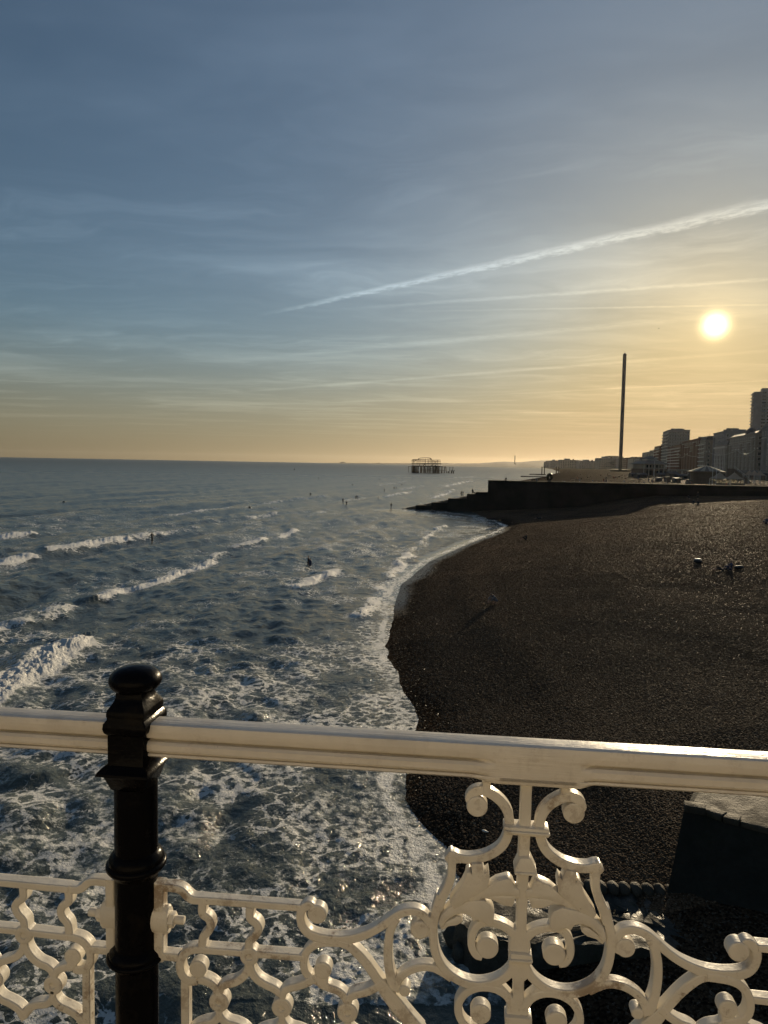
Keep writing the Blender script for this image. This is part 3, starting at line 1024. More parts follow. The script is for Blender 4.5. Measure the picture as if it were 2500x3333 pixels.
leaf('horn', 'A', [(400, 815), (462, 745), (520, 790), (560, 860), (500, 870), (430, 860)], 0.001, bevel=0.003)
# ties and collars on the stem
for nm, tile, poly, pr in (('collar', 'A', [(938, 508), (1345, 540), (1345, 612), (938, 580)], 0.010), ('collar_bead', 'A', [(948, 536), (1352, 566), (1352, 586), (948, 556)], 0.016),
                           ('stem_block', 'A', [(1082, 790), (1178, 790), (1232, 910), (1225, 950), (1035, 940), (1030, 900)], 0.012), ('stem_block_lip', 'A', [(1030, 905), (1236, 915), (1232, 940), (1034, 930)], 0.017),
                           ('collar', 'B', [(995, 590), (1192, 610), (1192, 690), (1000, 680)], 0.010), ('collar_bead', 'B', [(984, 632), (1196, 646), (1196, 664), (984, 650)], 0.016),
                           ('collar', 'B', [(950, 1160), (1192, 1180), (1192, 1290), (950, 1270)], 0.010)):
    leaf(nm, tile, poly, pr, both=False, bevel=0.0025)
# vase outline
bar('vase_side', 'A', [(470, 800), (472, 900), (462, 1000), (425, 1100), (378, 1190), (345, 1280)], [76, 74, 74, 78, 84, 92])
bar('vase_ring', 'B', [(378, 100), (335, 230), (308, 340), (303, 450), (312, 560), (340, 660), (395, 755), (475, 830), (575, 885), (690, 912), (800, 905), (905, 868), (990, 805), (1050, 720)],
    [92, 86, 80, 76, 76, 76, 76, 76, 76, 76, 76, 76, 80, 86])
bar('inner_scroll', 'B', [(1060, 485), (985, 410), (880, 360), (770, 345), (695, 385), (655, 465), (652, 560), (690, 635), (745, 660)], [86, 74, 70, 70, 68, 68, 70, 72, 60])
knob('scroll_end', 'B', (792, 572), 98)
bar('lower_scroll', 'B', [(1040, 1120), (970, 1010), (880, 950), (780, 928), (680, 938), (592, 985), (537, 1065), (530, 1150), (560, 1230), (620, 1290), (700, 1310)], [84, 74, 70, 70, 70, 70, 70, 70, 70, 70, 60])
knob('scroll_end', 'B', (732, 1165), 92)
bar('lower_tie', 'B', [(880, 900), (960, 985), (1040, 1080)], 60)
# acanthus leaves
leaf('acanthus_leaf', 'A', [(452, 1195), (505, 1120), (560, 1050), (592, 985), (600, 935), (632, 922), (652, 950), (648, 850), (742, 850), (768, 945), (802, 915), (812, 985), (795, 1062), (735, 1110), (640, 1165), (560, 1225), (490, 1262)], 0.006, bevel=0.005)
leaf('acanthus_leaf', 'A', [(620, 1160), (700, 1110), (780, 1075), (865, 1018), (985, 985), (1030, 1030), (1035, 1078), (1085, 1085), (1090, 1170), (1000, 1150), (880, 1150), (760, 1170), (660, 1215), (600, 1240)], 0.004, bevel=0.005)
leaf('acanthus_leaf', 'B', [(560, 120), (680, 88), (820, 82), (1000, 88), (1080, 100), (1040, 130), (1020, 195), (930, 180), (830, 128), (760, 118), (660, 140), (560, 165)], 0.003, bevel=0.004)
leaf('acanthus_leaf', 'B', [(350, 330), (380, 250), (440, 190), (530, 148), (640, 128), (760, 124), (830, 175), (856, 232), (848, 330), (800, 372), (770, 335), (700, 305), (665, 325), (640, 272), (575, 246), (500, 262), (430, 310), (380, 395)], 0.007, bevel=0.006)
leaf('acanthus_leaf', 'B', [(372, 395), (420, 320), (520, 268), (560, 275), (572, 318), (520, 350), (440, 362), (395, 392)], 0.004, bevel=0.004)
bar('leaf_vein', 'A', [(470, 1215), (560, 1130), (640, 1030), (690, 940), (700, 890)], [18, 30, 30, 24, 12])
bar('leaf_vein', 'A', [(520, 1215), (640, 1150), (720, 1060), (755, 990)], [14, 24, 24, 12])
bar('leaf_vein', 'B', [(380, 300), (450, 230), (560, 180), (680, 165), (780, 200), (815, 270)], [18, 32, 34, 34, 28, 12])
bar('leaf_vein', 'B', [(470, 150), (640, 100), (820, 58), (1000, 50), (1080, 62)], [18, 30, 34, 30, 22])
# --- shoulder between the vase and the straight bars
bar('shoulder_scroll', 'E', [(335, 225), (290, 192), (238, 215), (212, 265), (213, 330), (243, 402), (303, 455), (400, 488), (520, 505), (650, 497), (800, 455), (920, 395), (1020, 325), (1110, 268), (1200, 244), (1285, 258), (1345, 305), (1385, 380)],
    [70, 84, 80, 76, 76, 78, 84, 88, 92, 86, 76, 74, 74, 74, 72, 72, 72, 72])
knob('scroll_end', 'E', (362, 268), 88)
bar('shoulder_post', 'E', [(1085, 300), (1040, 375), (1010, 480), (1000, 620), (1012, 760), (1045, 900)], [70, 76, 78, 78, 82, 96])
bar('shoulder_strut', 'E', [(560, 525), (650, 560), (735, 635), (820, 735), (900, 850), (985, 970), (1075, 1085), (1170, 1200), (1290, 1330)], [70, 80, 84, 84, 86, 120, 140, 130, 120])
bar('spur', 'E', [(1050, 950), (1095, 865), (1170, 795), (1285, 752), (1400, 755), (1490, 795), (1575, 850)], [110, 78, 72, 70, 70, 72, 76])
knob('scroll_end', 'E', (1152, 952), 52)
knob('scroll_end', 'E', (1288, 405), 84)
bar('eye_link', 'E', [(1295, 470), (1360, 440), (1400, 420)], [40, 60, 70])
bar('side_scroll', 'E', [(600, 530), (500, 525), (400, 530), (320, 560), (262, 622), (238, 705), (250, 785), (295, 842), (365, 875), (420, 900)], [80, 82, 78, 74, 72, 70, 70, 72, 80, 86])
knob('scroll_end', 'E', (414, 768), 80)
bar('scroll_neck', 'E', [(410, 800), (405, 905)], 110, straight=True)
bar('bracket', 'E', [(385, 890), (470, 935), (555, 968), (618, 1030), (628, 1090)], [90, 72, 72, 72, 70])
bar('bracket', 'E', [(640, 1080), (655, 1025), (710, 992), (800, 972), (890, 930), (960, 880)], [66, 70, 72, 72, 72, 80])
knob('stud', 'E', (636, 1150), 96, dimple=34)
# --- straight bars, hooks and studs next to the post
bar('top_bar', 'F', [(60, 28), (230, 36), (300, 60), (345, 105), (400, 140), (500, 148)], [74, 74, 76, 78, 76, 72])
bar('top_bar', 'F', [(480, 146), (1370, 214)], [72, 66], straight=True)
bar('middle_bar', 'F', [(500, 592), (860, 618)], [66, 64], straight=True)
bar('middle_bar', 'F', [(960, 628), (1400, 662)], [64, 62], straight=True)
bar('hook', 'F', [(486, 170), (486, 265), (540, 312), (562, 368), (540, 425), (495, 475), (482, 560)], [78, 74, 74, 76, 76, 76, 78])
bar('hook', 'F', [(916, 205), (917, 300), (972, 350), (994, 402), (966, 462), (915, 512), (905, 590)], [76, 72, 74, 76, 76, 76, 78])
bar('corner_scroll', 'F', [(540, 590), (440, 588), (368, 600), (312, 645), (286, 712), (290, 780), (322, 838), (378, 872), (440, 868)], [66, 72, 76, 76, 76, 76, 76, 80, 80])
knob('scroll_end', 'F', (448, 760), 82)
bar('scroll_neck', 'F', [(445, 800), (470, 862)], 100, straight=True)
bar('bracket', 'F', [(460, 855), (540, 882), (605, 930), (628, 985)], [80, 72, 72, 70])
bar('bracket', 'F', [(640, 985), (655, 935), (700, 905), (780, 885), (850, 838), (900, 770), (910, 720)], [66, 70, 72, 72, 74, 78, 80])
bar('bracket', 'F', [(912, 720), (930, 790), (985, 862), (1065, 912), (1135, 945), (1190, 990)], [80, 78, 74, 72, 72, 72])
bar('bracket', 'F', [(1205, 1020), (1225, 965), (1270, 935), (1350, 915), (1430, 885), (1500, 845)], [66, 70, 72, 72, 74, 80])
knob('stud', 'F', (912, 645), 88, dimple=36)
knob('stud', 'F', (638, 1060), 94, dimple=34)
knob('stud', 'F', (1204, 1112), 94, dimple=34)
bar('end_bar', 'F', [(95, -10), (95, 690)], 92, straight=True)
bar('foot_bar', 'F', [(55, 640), (270, 662)], 74, straight=True)
bar('stile', 'F', [(328, 850), (330, 1200), (334, 3300)], [78, 78, 78], straight=True)
# below the picture the lattice runs on down to a bottom bar
for tile, x, y, hw_ in (('F', 640, 1140, 290), ('F', 1206, 1195, 290), ('E', 637, 1240, 270)):
    bar('stud_neck', tile, [(x, y - 30), (x + 2, y + 60)], [62, 70], straight=True)
    bar('bracket', tile, [(x + 4, y + 30), (x - 20, y + 75), (x - 70, y + 108), (x - 150, y + 128), (x - 230, y + 165), (x - hw_, y + 240)], [66, 72, 72, 72, 74, 80])
    bar('bracket', tile, [(x, y + 30), (x + 28, y + 80), (x + 80, y + 118), (x + 160, y + 142), (x + 230, y + 185), (x + hw_ - 10, y + 260)], [66, 72, 72, 72, 74, 80])
    bar('lattice_bar', tile, [(x, y + 420), (x + 20, 3200)], 62, straight=True)
for yy_ in (1700, 2300, 2900):
    for tile, x in (('F', 646), ('F', 1212), ('E', 645)):
        knob('stud', tile, (x + 4, yy_), 90, dimple=32)
P0 = tl('F', [(300, 3260)])[0]
P1 = (STEM_S, P0[1])
PANEL.append(('bottom_bar', ribbon_mesh('bottom_bar', [P0, (2 * STEM_S - P0[0], P0[1])], 0.03, False, True)))
bar('shoulder_strut', 'E', [(1270, 1310), (1420, 1600), (1500, 2100), (1480, 2700), (1400, 3260)], [120, 90, 80, 80, 80])
bar('centre_stem', 'B', [(1064, 1390), (1030, 3260)], [110, 110], straight=True, both=False)

POST_S, _ = to_rail(443, 2680, 0.035)
SPAN = 2 * (STEM_S - POST_S)
for k in (0, -1):
    pan = empty('scrollwork_panel', (k * SPAN, 0, 0), 0, railing)
    for nm, me in PANEL:
        if k == -1:                                   # only the right half of the neighbour bay is near the frame
            xs = [v.co.x for v in me.vertices]
            if max(xs) < STEM_S + 0.05 and nm != 'bottom_bar':
                continue
        o = link_mesh(nm, me, M_IRON_W, pan)

# bolts through the end bars into the post
for sgn in (-1, 1):
    e_s, e_t = to_rail(480 + 95 / KT, 2883 + 330 / KT, NP_)
    xs = e_s if sgn > 0 else 2 * POST_S - e_s
    yc = NP_ + TH / 2
    mb = MB()
    N = 18
    rb = 0.034
    rings = []
    for xo, r in ((-0.020, rb), (0.019, rb), (0.022, rb * 0.9)):
        rings.append([(xs + sgn * xo, yc + r * 0.62 * math.cos(2 * math.pi * j / N), e_t + ZB + r * math.sin(2 * math.pi * j / N)) for j in range(N)])
    mb.loft(rings)
    bo = mb.build('bolt_boss', M_IRON_W, railing, smooth=40)
    mb = MB()
    for x0_, x1_, r, n in ((0.020, 0.034, 0.018, 6), (0.033, 0.056, 0.0095, 12)):
        mb.loft([[(xs + sgn * x, yc + r * math.cos(2 * math.pi * j / n), e_t + ZB + r * math.sin(2 * math.pi * j / n)) for j in range(n)] for x in (x0_, x1_)])
    mb.build('bolt', M_IRON_W, bo, smooth=30, bevel=0.0012)

# handrail: moulded front, plain block in the middle of the bay where the ironwork fixes
s_l = to_rail(1530, 2400)[0]
s_l2 = to_rail(1625, 2480)[0]
s_r = to_rail(1945, 2480)[0]
s_r2 = to_rail(1885, 2480)[0]
F_BOT = to_rail(0, 2441)[1]                           # bottom of the moulded face
F_BOT2 = to_rail(1730, 2562)[1]                       # bottom of the plain block
TOPW = 0.060


def rail_section(k):
    """k = 0 moulded, 1 plain; profile of (n, t) from the top back, over the front, round the underside"""
    fb = F_BOT
    p0 = [(TOPW + .008, -.016), (TOPW, -.004), (TOPW - .008, 0.0), (.010, 0.0), (.003, -.0025), (0.0, -.010),
          (0.0005, -.024), (.003, -.0315), (.007, -.0340), (.021, -.0350), (.021, -.0402), (.0075, -.0415), (.0020, -.0470), (0.0015, -.0590), (.005, -.0645), (.016, -.0655), (.016, -.0680), (.0080, -.0692), (.0060, -.0735), (.0095, fb + .004), (.015, fb),
          (TOPW, fb), (TOPW + .006, fb + .006), (TOPW + .010, -.040)]
    g = F_BOT2
    p1 = [(TOPW + .008, -.016), (TOPW, -.004), (TOPW - .008, 0.0), (.010, 0.0), (.003, -.0025), (0.0, -.010),
          (-.001, -.024), (-.001, -.028), (-.001, -.032), (-.001, -.036), (-.001, -.040), (-.001, -.044), (-.001, -.050), (-.001, -.056), (-.001, -.064), (-.001, -.070), (-.001, -.076), (-.001, g + .016), (-.001, g + .010), (.001, g + .003), (.005, g),
          (TOPW, g), (TOPW + .006, g + .006), (TOPW + .010, -.040)]
    return [(a[0] * (1 - k) + b_[0] * k, a[1] * (1 - k) + b_[1] * k) for a, b_ in zip(p0, p1)]


def handrail(x0, x1, k_of):
    mb = MB()
    xs = np.unique(np.concatenate([np.linspace(x0, x1, 40), np.linspace(s_l - .1, s_r + .1, 60)]))
    xs = xs[(xs >= x0) & (xs <= x1)]
    mb.loft([[(x, n, t_ + ZB) for n, t_ in rail_section(k_of(x))] for x in xs])
    return mb.build('handrail', M_WOOD_W, railing, smooth=24)


def k_mid(x):
    return float(sstep(np.array(x), s_l, s_l2) * (1 - sstep(np.array(x), s_r2, s_r)))


handrail(POST_S + 0.02, POST_S + SPAN - 0.02, k_mid)
handrail(POST_S - SPAN + 0.02, POST_S - 0.02, lambda x: k_mid(x + SPAN))

# the post
post = empty('post', (POST_S, 0.036, ZB), 0, railing)


def pt_t(py, px=443, n=0.0):
    return to_rail(px, py, n)[1]


def sq_ring(hx, hy, z, r=0.004):
    out = []
    for sx, sy, a0 in ((-1, -1, 180), (1, -1, 270), (1, 1, 0), (-1, 1, 90)):
        for k in range(3):
            a = math.radians(a0 + 45 * k)
            out.append((sx * (hx - r) + r * math.cos(a), sy * (hy - r) + r * math.sin(a), z))
    return out


HB = 0.0435                                           # half width of the square block
t_dome_top = pt_t(2171, 443, 0.036) + 0.004
t_dome_bot = pt_t(2258, 443, 0.01)
t_neck_bot = pt_t(2325, 420, -0.012)
t_blk_bot = pt_t(2494, 420, -0.012)
t_plate_bot = pt_t(2524, 410, -0.028)
t_pipe = pt_t(2575, 443, 0.0)
hd = t_dome_top - t_dome_bot
dome = MB()
prof = [(0.012, t_dome_bot - .004), (0.041, t_dome_bot), (0.047, t_dome_bot + .07 * hd), (0.0535, t_dome_bot + .20 * hd), (0.0575, t_dome_bot + .36 * hd), (0.0570, t_dome_bot + .50 * hd), (0.0530, t_dome_bot + .66 * hd), (0.0450, t_dome_bot + .80 * hd), (0.0330, t_dome_bot + .91 * hd), (0.0170, t_dome_bot + .98 * hd), (0.001, t_dome_top)]
dome.lathe(prof, 40)
dome.build('dome_cap', M_BLACK, post, smooth=60)
nk = MB()
nk.loft([sq_ring(.030, .034, t_dome_bot + .006), sq_ring(.031, .035, t_dome_bot - .008), sq_ring(.0335, .040, t_dome_bot - .018), sq_ring(HB - .001, .052, t_neck_bot + .006), sq_ring(HB, .054, t_neck_bot), sq_ring(HB, .054, t_neck_bot - .008)])
nk.build('neck', M_BLACK, post, smooth=35)
bk = MB()
zz0, zz1 = t_neck_bot - .008, t_blk_bot
span = zz0 - zz1
bk.loft([sq_ring(HB - .001, .053, zz0 + .0005), sq_ring(HB - .001, .053, zz0 - .06 * span), sq_ring(HB + .0055, .058, zz0 - .14 * span), sq_ring(HB + .0065, .059, zz0 - .24 * span), sq_ring(HB + .004, .057, zz0 - .32 * span), sq_ring(HB - .002, .052, zz0 - .38 * span), sq_ring(HB - .002, .052, zz1 + .004), sq_ring(HB - .001, .053, zz1)])
bk.build('rail_block', M_BLACK, post, smooth=35)
pl = MB()
pl.loft([sq_ring(HB + .001, .055, t_blk_bot + .001), sq_ring(HB + .010, .062, t_blk_bot - .006), sq_ring(.0585, .072, t_blk_bot - .012), sq_ring(.0600, .074, t_blk_bot - .017), sq_ring(.0585, .072, t_plate_bot), sq_ring(.050, .062, t_plate_bot - .006), sq_ring(.047, .056, t_plate_bot - .016), sq_ring(.040, .044, t_pipe + .004), sq_ring(.034, .036, t_pipe - .004)])
pl.build('capital_plate', M_BLACK, post, smooth=35)
t_r1a, t_r1b = pt_t(2800, 443, 0), pt_t(2885, 443, -0.03)
t_r2a, t_r2b = pt_t(3112, 443, 0), pt_t(3185, 443, -0.03)
pp = MB()
RP = 0.0475
pp.lathe([(RP, -1.07), (RP, t_pipe + .002)], 40)
pp.build('pipe', M_BLACK, post, smooth=60)
for ta, tb in ((t_r1a, t_r1b), (t_r2a, t_r2b), (-0.98, -1.06)):
    rg = MB()
    h_ = ta - tb
    rg.lathe([(RP - .002, tb - .012), (RP + .004, tb - .008), (RP + .009, tb), (RP + .014, tb + .10 * h_), (RP + .019, tb + .28 * h_), (RP + .019, tb + .42 * h_), (RP + .016, tb + .52 * h_), (RP + .0135, tb + .54 * h_), (RP + .014, tb + .62 * h_), (RP + .012, tb + .80 * h_), (RP + .006, ta), (RP - .002, ta + .008)], 40)
    rg.build('ring_collar', M_BLACK, post, smooth=50)
# ------------------------------------------------------------------ deck we stand on (out of the picture, but it is there)
M_DECK = simple_mat('weathered_decking', (0.20, 0.16, 0.12), 0.7, 0.25, 2.0, 0.003, 30.0)
deck = empty('pier_deck', tuple(RO - np.array([0, 0, 1.07])), RAIL_RZ)
tag(deck, 'planked pier deck behind the railing', 'deck', kind='structure')
pk = MB().box(-6.0, 6.0, -0.058, 0.058, -0.05, 0.0).mesh('plank', bevel=0.004, segs=1)
for i in range(50):
    link_mesh('plank', pk, M_DECK, deck, loc=(0, 0.10 - 0.125 * i, -0.003))

# unseen boarded kiosk, added behind the camera to bounce warm sun onto the railing
M_BOARD = simple_mat('cream_weatherboard', (0.58, 0.54, 0.46), 0.6, 0.08, 2.0)
kio = empty('bounce_kiosk', tuple(RO - np.array([0, 0, 1.07]) - RN * 4.3), RAIL_RZ)
tag(kio, 'unseen cream boarded kiosk added behind the viewer to bounce warm light', 'kiosk')
bd = MB().box(-6, 6, -0.03, 0.0, 0, 0.196).mesh('board', bevel=0.004, segs=1)
for i in range(16):
    link_mesh('board', bd, M_BOARD, kio, loc=(0, 0, 0.2 * i))
MB().box(-6, 6, -2.6, -0.032, 0, 3.2).build('carcass', M_BOARD, kio)
MB().loft([[(-6.4, -3.0, 3.203), (6.4, -3.0, 3.203), (6.4, .5, 3.203), (-6.4, .5, 3.203)], [(-5, -1.6, 4.2), (5, -1.6, 4.2), (5, -1.0, 4.2), (-5, -1.0, 4.2)]]).build('roof', simple_mat('kiosk_roof', (0.10, 0.10, 0.11), 0.7), kio)
for k in (-4.2, 4.2):
    MB().box(k - .6, k + .6, .002, .06, 1.1, 2.3).build('shutter', simple_mat('kiosk_shutter', (0.10, 0.16, 0.22), 0.5), kio, bevel=0.01)

# ------------------------------------------------------------------ masonry right under the pier
def rock_mat(name, col, wetness):
    m_, t, b = new_mat(name)
    co = t.node('ShaderNodeTexCoord').outputs['Object']
    n1 = t.noise(co, 2.2, 6, 0.65)
    n2 = t.noise(co, 0.9, 4, 0.6)
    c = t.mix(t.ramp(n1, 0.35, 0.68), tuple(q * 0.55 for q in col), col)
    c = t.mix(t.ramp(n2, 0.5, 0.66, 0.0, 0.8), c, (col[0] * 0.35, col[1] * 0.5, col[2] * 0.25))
    t.put(b.inputs['Base Color'], c)
    t.put(b.inputs['Roughness'], t.ramp(t.noise(co, 1.3, 5, 0.6), 0.42, 0.62, 0.9 - 0.65 * wetness, 0.9))
    h = t.m('ADD', t.m('MULTIPLY', t.noise(co, 14.0, 5, 0.65), 0.03), t.m('MULTIPLY', n1, 0.06))
    t.put(b.inputs['Normal'], t.bump(h, 1.0, 1.0))
    return m_


M_WETROCK = rock_mat('wet_weedy_stone', (0.050, 0.047, 0.036), 0.75)
M_STONE = rock_mat('old_sea_stone', (0.070, 0.056, 0.038), 0.25)
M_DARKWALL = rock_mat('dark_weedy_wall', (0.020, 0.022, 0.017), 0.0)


def rough_prism(name, top, z_top, z_bot, mat, parent, sub=0.35, amp=0.06, flare=0.0, seed=1, smooth=60):
    """a block with an uneven top and sides: rings of points along a plan outline"""
    P_ = []
    for a, b_ in zip(top, top[1:] + top[:1]):
        n = max(1, int(math.hypot(b_[0] - a[0], b_[1] - a[1]) / sub))
        P_ += [(a[0] + (b_[0] - a[0]) * i / n, a[1] + (b_[1] - a[1]) * i / n) for i in range(n)]
    cx, cy = np.mean([p[0] for p in P_]), np.mean([p[1] for p in P_])
    rr = random.Random(seed)
    rings = []
    nz = 6
    for k in range(nz):
        f = k / (nz - 1)
        z = z_bot + (z_top - z_bot) * f
        row = []
        for (x, y) in P_:
            dx_, dy_ = x - cx, y - cy
            L = math.hypot(dx_, dy_) + 1e-6
            q = flare * (1 - f) + rr.uniform(-amp, amp) * (1.0 if 0 < k else 0.5)
            row.append((x + dx_ / L * q, y + dy_ / L * q, z + (rr.uniform(-amp, amp) * 0.7 if k == nz - 1 else 0)))
        rings.append(row)
    last = rings[-1]
    for f in (0.93, 0.78, 0.5, 0.2):
        rings.append([(cx + (x - cx) * f, cy + (y - cy) * f, z_top + rr.uniform(-amp, amp) * 0.8) for x, y, z in last])
    mb = MB()
    mb.loft(rings)
    return mb.build(name, mat, parent, smooth=smooth)


ap_front = [atz(x, y, 0.9) for x, y in ((1482, 3000), (1545, 3050), (1640, 3064), (1800, 3070), (1960, 3078), (2120, 3092), (2320, 3130), (2600, 3200))]
ap_back = [atz(x, y, 0.9) for x, y in ((2600, 2905), (2190, 2890), (1960, 2892), (1700, 2900), (1560, 2905))]
apron = empty('masonry_apron', tuple(atz(1800, 3000, 0.0)))
tag(apron, 'low wet weed-covered stone apron at the edge of the surf below the pier', 'sea wall')
_ao = np.array(apron.location)
rough_prism('slab', [tuple((p - _ao)[:2]) for p in ap_front + ap_back], 0.9, -1.4, M_WETROCK, apron, 0.22, 0.07, 0.06, 5)
rs = random.Random(3)
for i in range(9):
    c = atz(1880 + 38 * i, 2882 + 2.2 * i, 1.0) - _ao
    mb = MB()
    ico = bmesh.new()
    bmesh.ops.create_icosphere(ico, subdivisions=2, radius=1.0)
    vs = [v.co.copy() for v in ico.verts]
    fs = [tuple(v.index for v in f.verts) for f in ico.faces]
    ico.free()
    mb.add([(c[0] + v.x * 0.17 * rs.uniform(.9, 1.1), c[1] + v.y * 0.24 * rs.uniform(.9, 1.1), 0.98 + v.z * 0.17 * rs.uniform(.85, 1.1)) for v in vs], fs)
    mb.build('stone', M_STONE, apron, smooth=70)
# weed-hung boulders at the seaward tip
for (px_i, py_i, r) in ((1478, 3040, .26), (1498, 3010, .22), (1515, 3075, .34), (1545, 3100, .30), (1500, 3090, .24)):
    c = atz(px_i, py_i, 0.25) - _ao
    mb = MB()
    ico = bmesh.new()
    bmesh.ops.create_icosphere(ico, subdivisions=2, radius=1.0)
    mb.add([(c[0] + v.co.x * r * rs.uniform(.75, 1.2), c[1] + v.co.y * r * rs.uniform(.75, 1.2), 0.2 + v.co.z * r * 1.3 * rs.uniform(.75, 1.2)) for v in ico.verts], [tuple(v.index for v in f.verts) for f in ico.faces])
    ico.free()
    mb.build('boulder', M_WETROCK, apron, smooth=60)

BZ = 3.4
cor = [atz(x, y, BZ)[:2] for x, y in ((2226, 2622), (2300, 2634), (2353, 2655), (2410, 2670), (2505, 2694), (2700, 2745))]
bast = empty('stone_bastion', (float(cor[0][0]), float(cor[0][1]), 0))
tag(bast, 'tall dark stone bastion with a worn coping, under the right end of the railing', 'sea wall')
_bo = np.array([cor[0][0], cor[0][1]])
bpl = [tuple(c - _bo) for c in cor] + [(12.0, -3.2), (12.0, 0.5), (5.0, 2.2), (1.75, 2.6)]
mb = MB()
n = len(bpl)
cxy = np.mean(np.array(bpl), 0)
rings = []
for z, fl in ((-1.2, .50), (0.8, .36), (2.0, .17), (BZ - .16, 0.0)):
    rings.append([(x + (x - cxy[0]) / np.hypot(*(np.array((x, y)) - cxy)) * fl, y + (y - cxy[1]) / np.hypot(*(np.array((x, y)) - cxy)) * fl, z) for x, y in bpl])
mb.loft(rings)
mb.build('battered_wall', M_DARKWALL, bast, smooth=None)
# paving inside the coping, wet and worn
ins = [(x + (cxy[0] - x) * 0.045, y + (cxy[1] - y) * 0.09) for x, y in bpl]
rough_prism('paving', ins, BZ - .03, BZ - .155, M_STONE, bast, 0.5, 0.012, 0.0, 9)
# coping stones along the edge
for a, b_ in zip(bpl[:6], bpl[1:6]):
    a, b_ = np.array(a), np.array(b_)
    L = np.linalg.norm(b_ - a)
    d = (b_ - a) / L
    nrm = np.array([-d[1], d[0]])
    if np.dot(cxy - a, nrm) < 0:
        nrm = -nrm
    k = max(1, int(round(L / 0.55)))
    for i in range(k):
        p0, p1 = a + d * (L * i / k + .012), a + d * (L * (i + 1) / k - .012)
        w0 = 0.26 + rs.uniform(-.03, .03)
        z1 = BZ + rs.uniform(-.02, .03)
        q = [p0 - nrm * .05, p1 - nrm * .05, p1 + nrm * w0, p0 + nrm * w0]
        mb = MB()
        mb.prism([tuple(v) for v in q], BZ - .157, z1)
        mb.build('coping_stone', M_STONE, bast, smooth=50, bevel=0.025)

# ------------------------------------------------------------------ stepped groyne across the beach
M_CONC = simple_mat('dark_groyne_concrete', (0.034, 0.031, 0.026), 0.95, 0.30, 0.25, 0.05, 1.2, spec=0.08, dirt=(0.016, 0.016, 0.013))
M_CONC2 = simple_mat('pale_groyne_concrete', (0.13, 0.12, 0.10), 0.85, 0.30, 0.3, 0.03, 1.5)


def gy(X):
    return 188.0 - 0.1875 * (X - 5.0)


groyne = empty('stepped_groyne', (5.0, 188.0, 0), math.atan2(-0.1875, 1.0))
tag(groyne, 'long dark concrete groyne wall stepping down into the sea at its left end', 'groyne')
GC = math.hypot(1, .1875)


def gx(px, py=1600):
    """distance along the groyne of a photograph column"""
    d = ray(px, py)
    X = 5.0
    for _ in range(20):
        X = d[0] / d[1] * gy(X)
    return (X - 5.0) * GC


def gz(px, py):
    d = ray(px, py)
    X = 5.0 + gx(px, py) / GC
    return HC + d[2] * gy(X) / d[1]


steps = [(1309, 1354, 1657), (1354, 1405, 1645), (1405, 1459, 1636), (1459, 1520, 1623), (1520, 1548, 1608), (1548, 1590, 1602)]
for i, (xa, xb, yt) in enumerate(steps):
    zt = gz((xa + xb) / 2, yt)
    mb = MB().box(gx(xa), gx(xb) - 0.02, -0.25 * (i % 2), 2.6, -2.0, zt)
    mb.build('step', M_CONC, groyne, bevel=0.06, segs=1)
wz = gz(1586, 1563)
x_w = gx(1588)
mb = MB().box(x_w, 140, 0.0, 3.0, -2.0, wz - 0.35)
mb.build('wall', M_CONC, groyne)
for i in range(28):
    x0 = x_w + i * 4.2
    if x0 > 138:
        break
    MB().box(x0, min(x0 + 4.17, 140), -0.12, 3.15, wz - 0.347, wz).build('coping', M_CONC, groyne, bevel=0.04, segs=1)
MB().box(38, 140, -0.5, -0.003, 5.6, 7.05).build('ledge', M_CONC, groyne, bevel=0.05, segs=1)
for i in range(12):
    x0 = x_w + 1.5 + 8.5 * i
    MB().box(x0, x0 + 0.5, -0.22, -0.002, -1.5, wz - 0.8).build('pilaster', M_CONC, groyne, bevel=0.05, segs=1)
# sloping shingle-strewn ramp on the seaward side of the steps
rp0 = np.array([1.0, 2.62, 0.15])
mb = MB()
xr = gx(1596)
zt = zt_r = gz(1590, 1594) - 0.6
mb.add([(0.5, 2.62, -1.5), (xr, 2.62, -1.5), (xr, 22, -1.5), (1.0, 5, -1.5), (0.5, 2.62, 0.25), (xr, 2.62, zt), (xr, 22, zt - .3), (1.0, 5, 0.15)],
       [(0, 3, 2, 1), (4, 5, 6, 7), (0, 1, 5, 4), (1, 2, 6, 5), (2, 3, 7, 6), (3, 0, 4, 7)])
mb.build('ramp', simple_mat('wet_ramp', (0.16, 0.12, 0.08), 0.6, 0.3, 0.4, 0.04, 2.0), groyne)

# bronze ring sculpture on the groyne
M_BRONZE = simple_mat('dark_bronze', (0.05, 0.042, 0.03), 0.35, 0.3, 2.0, metal=0.7)
gxx = gx(1792)
mb = MB()
R_, r_ = 0.66, 0.36
rings = []
for i in range(28):
    a = 2 * math.pi * i / 28
    cx_, cz_ = R_ * math.cos(a), R_ * 0.98 * math.sin(a)
    rings.append([((R_ + r_ * math.cos(q)) * math.cos(a), r_ * 0.95 * math.sin(q), (R_ + r_ * math.cos(q)) * math.sin(a)) for q in [2 * math.pi * j / 14 for j in range(14)]])
vs = [q for r in rings for q in r]
fs = [(i * 14 + j, i * 14 + (j + 1) % 14, ((i + 1) % 28) * 14 + (j + 1) % 14, ((i + 1) % 28) * 14 + j) for i in range(28) for j in range(14)]
mb.add(vs, fs)
Xs = 5 + gxx / GC
sculp = empty('ring_sculpture', (Xs, gy(Xs) + 1.6, wz), math.radians(28))
tag(sculp, 'dark bronze ring sculpture standing on top of the groyne wall', 'sculpture')
mb.build('ring', M_BRONZE, sculp, smooth=60, loc=(0, 0, 1.14))
MB().box(-.45, .45, -.35, .35, 0.0, 0.16).build('plinth', M_CONC2, sculp, bevel=0.03)

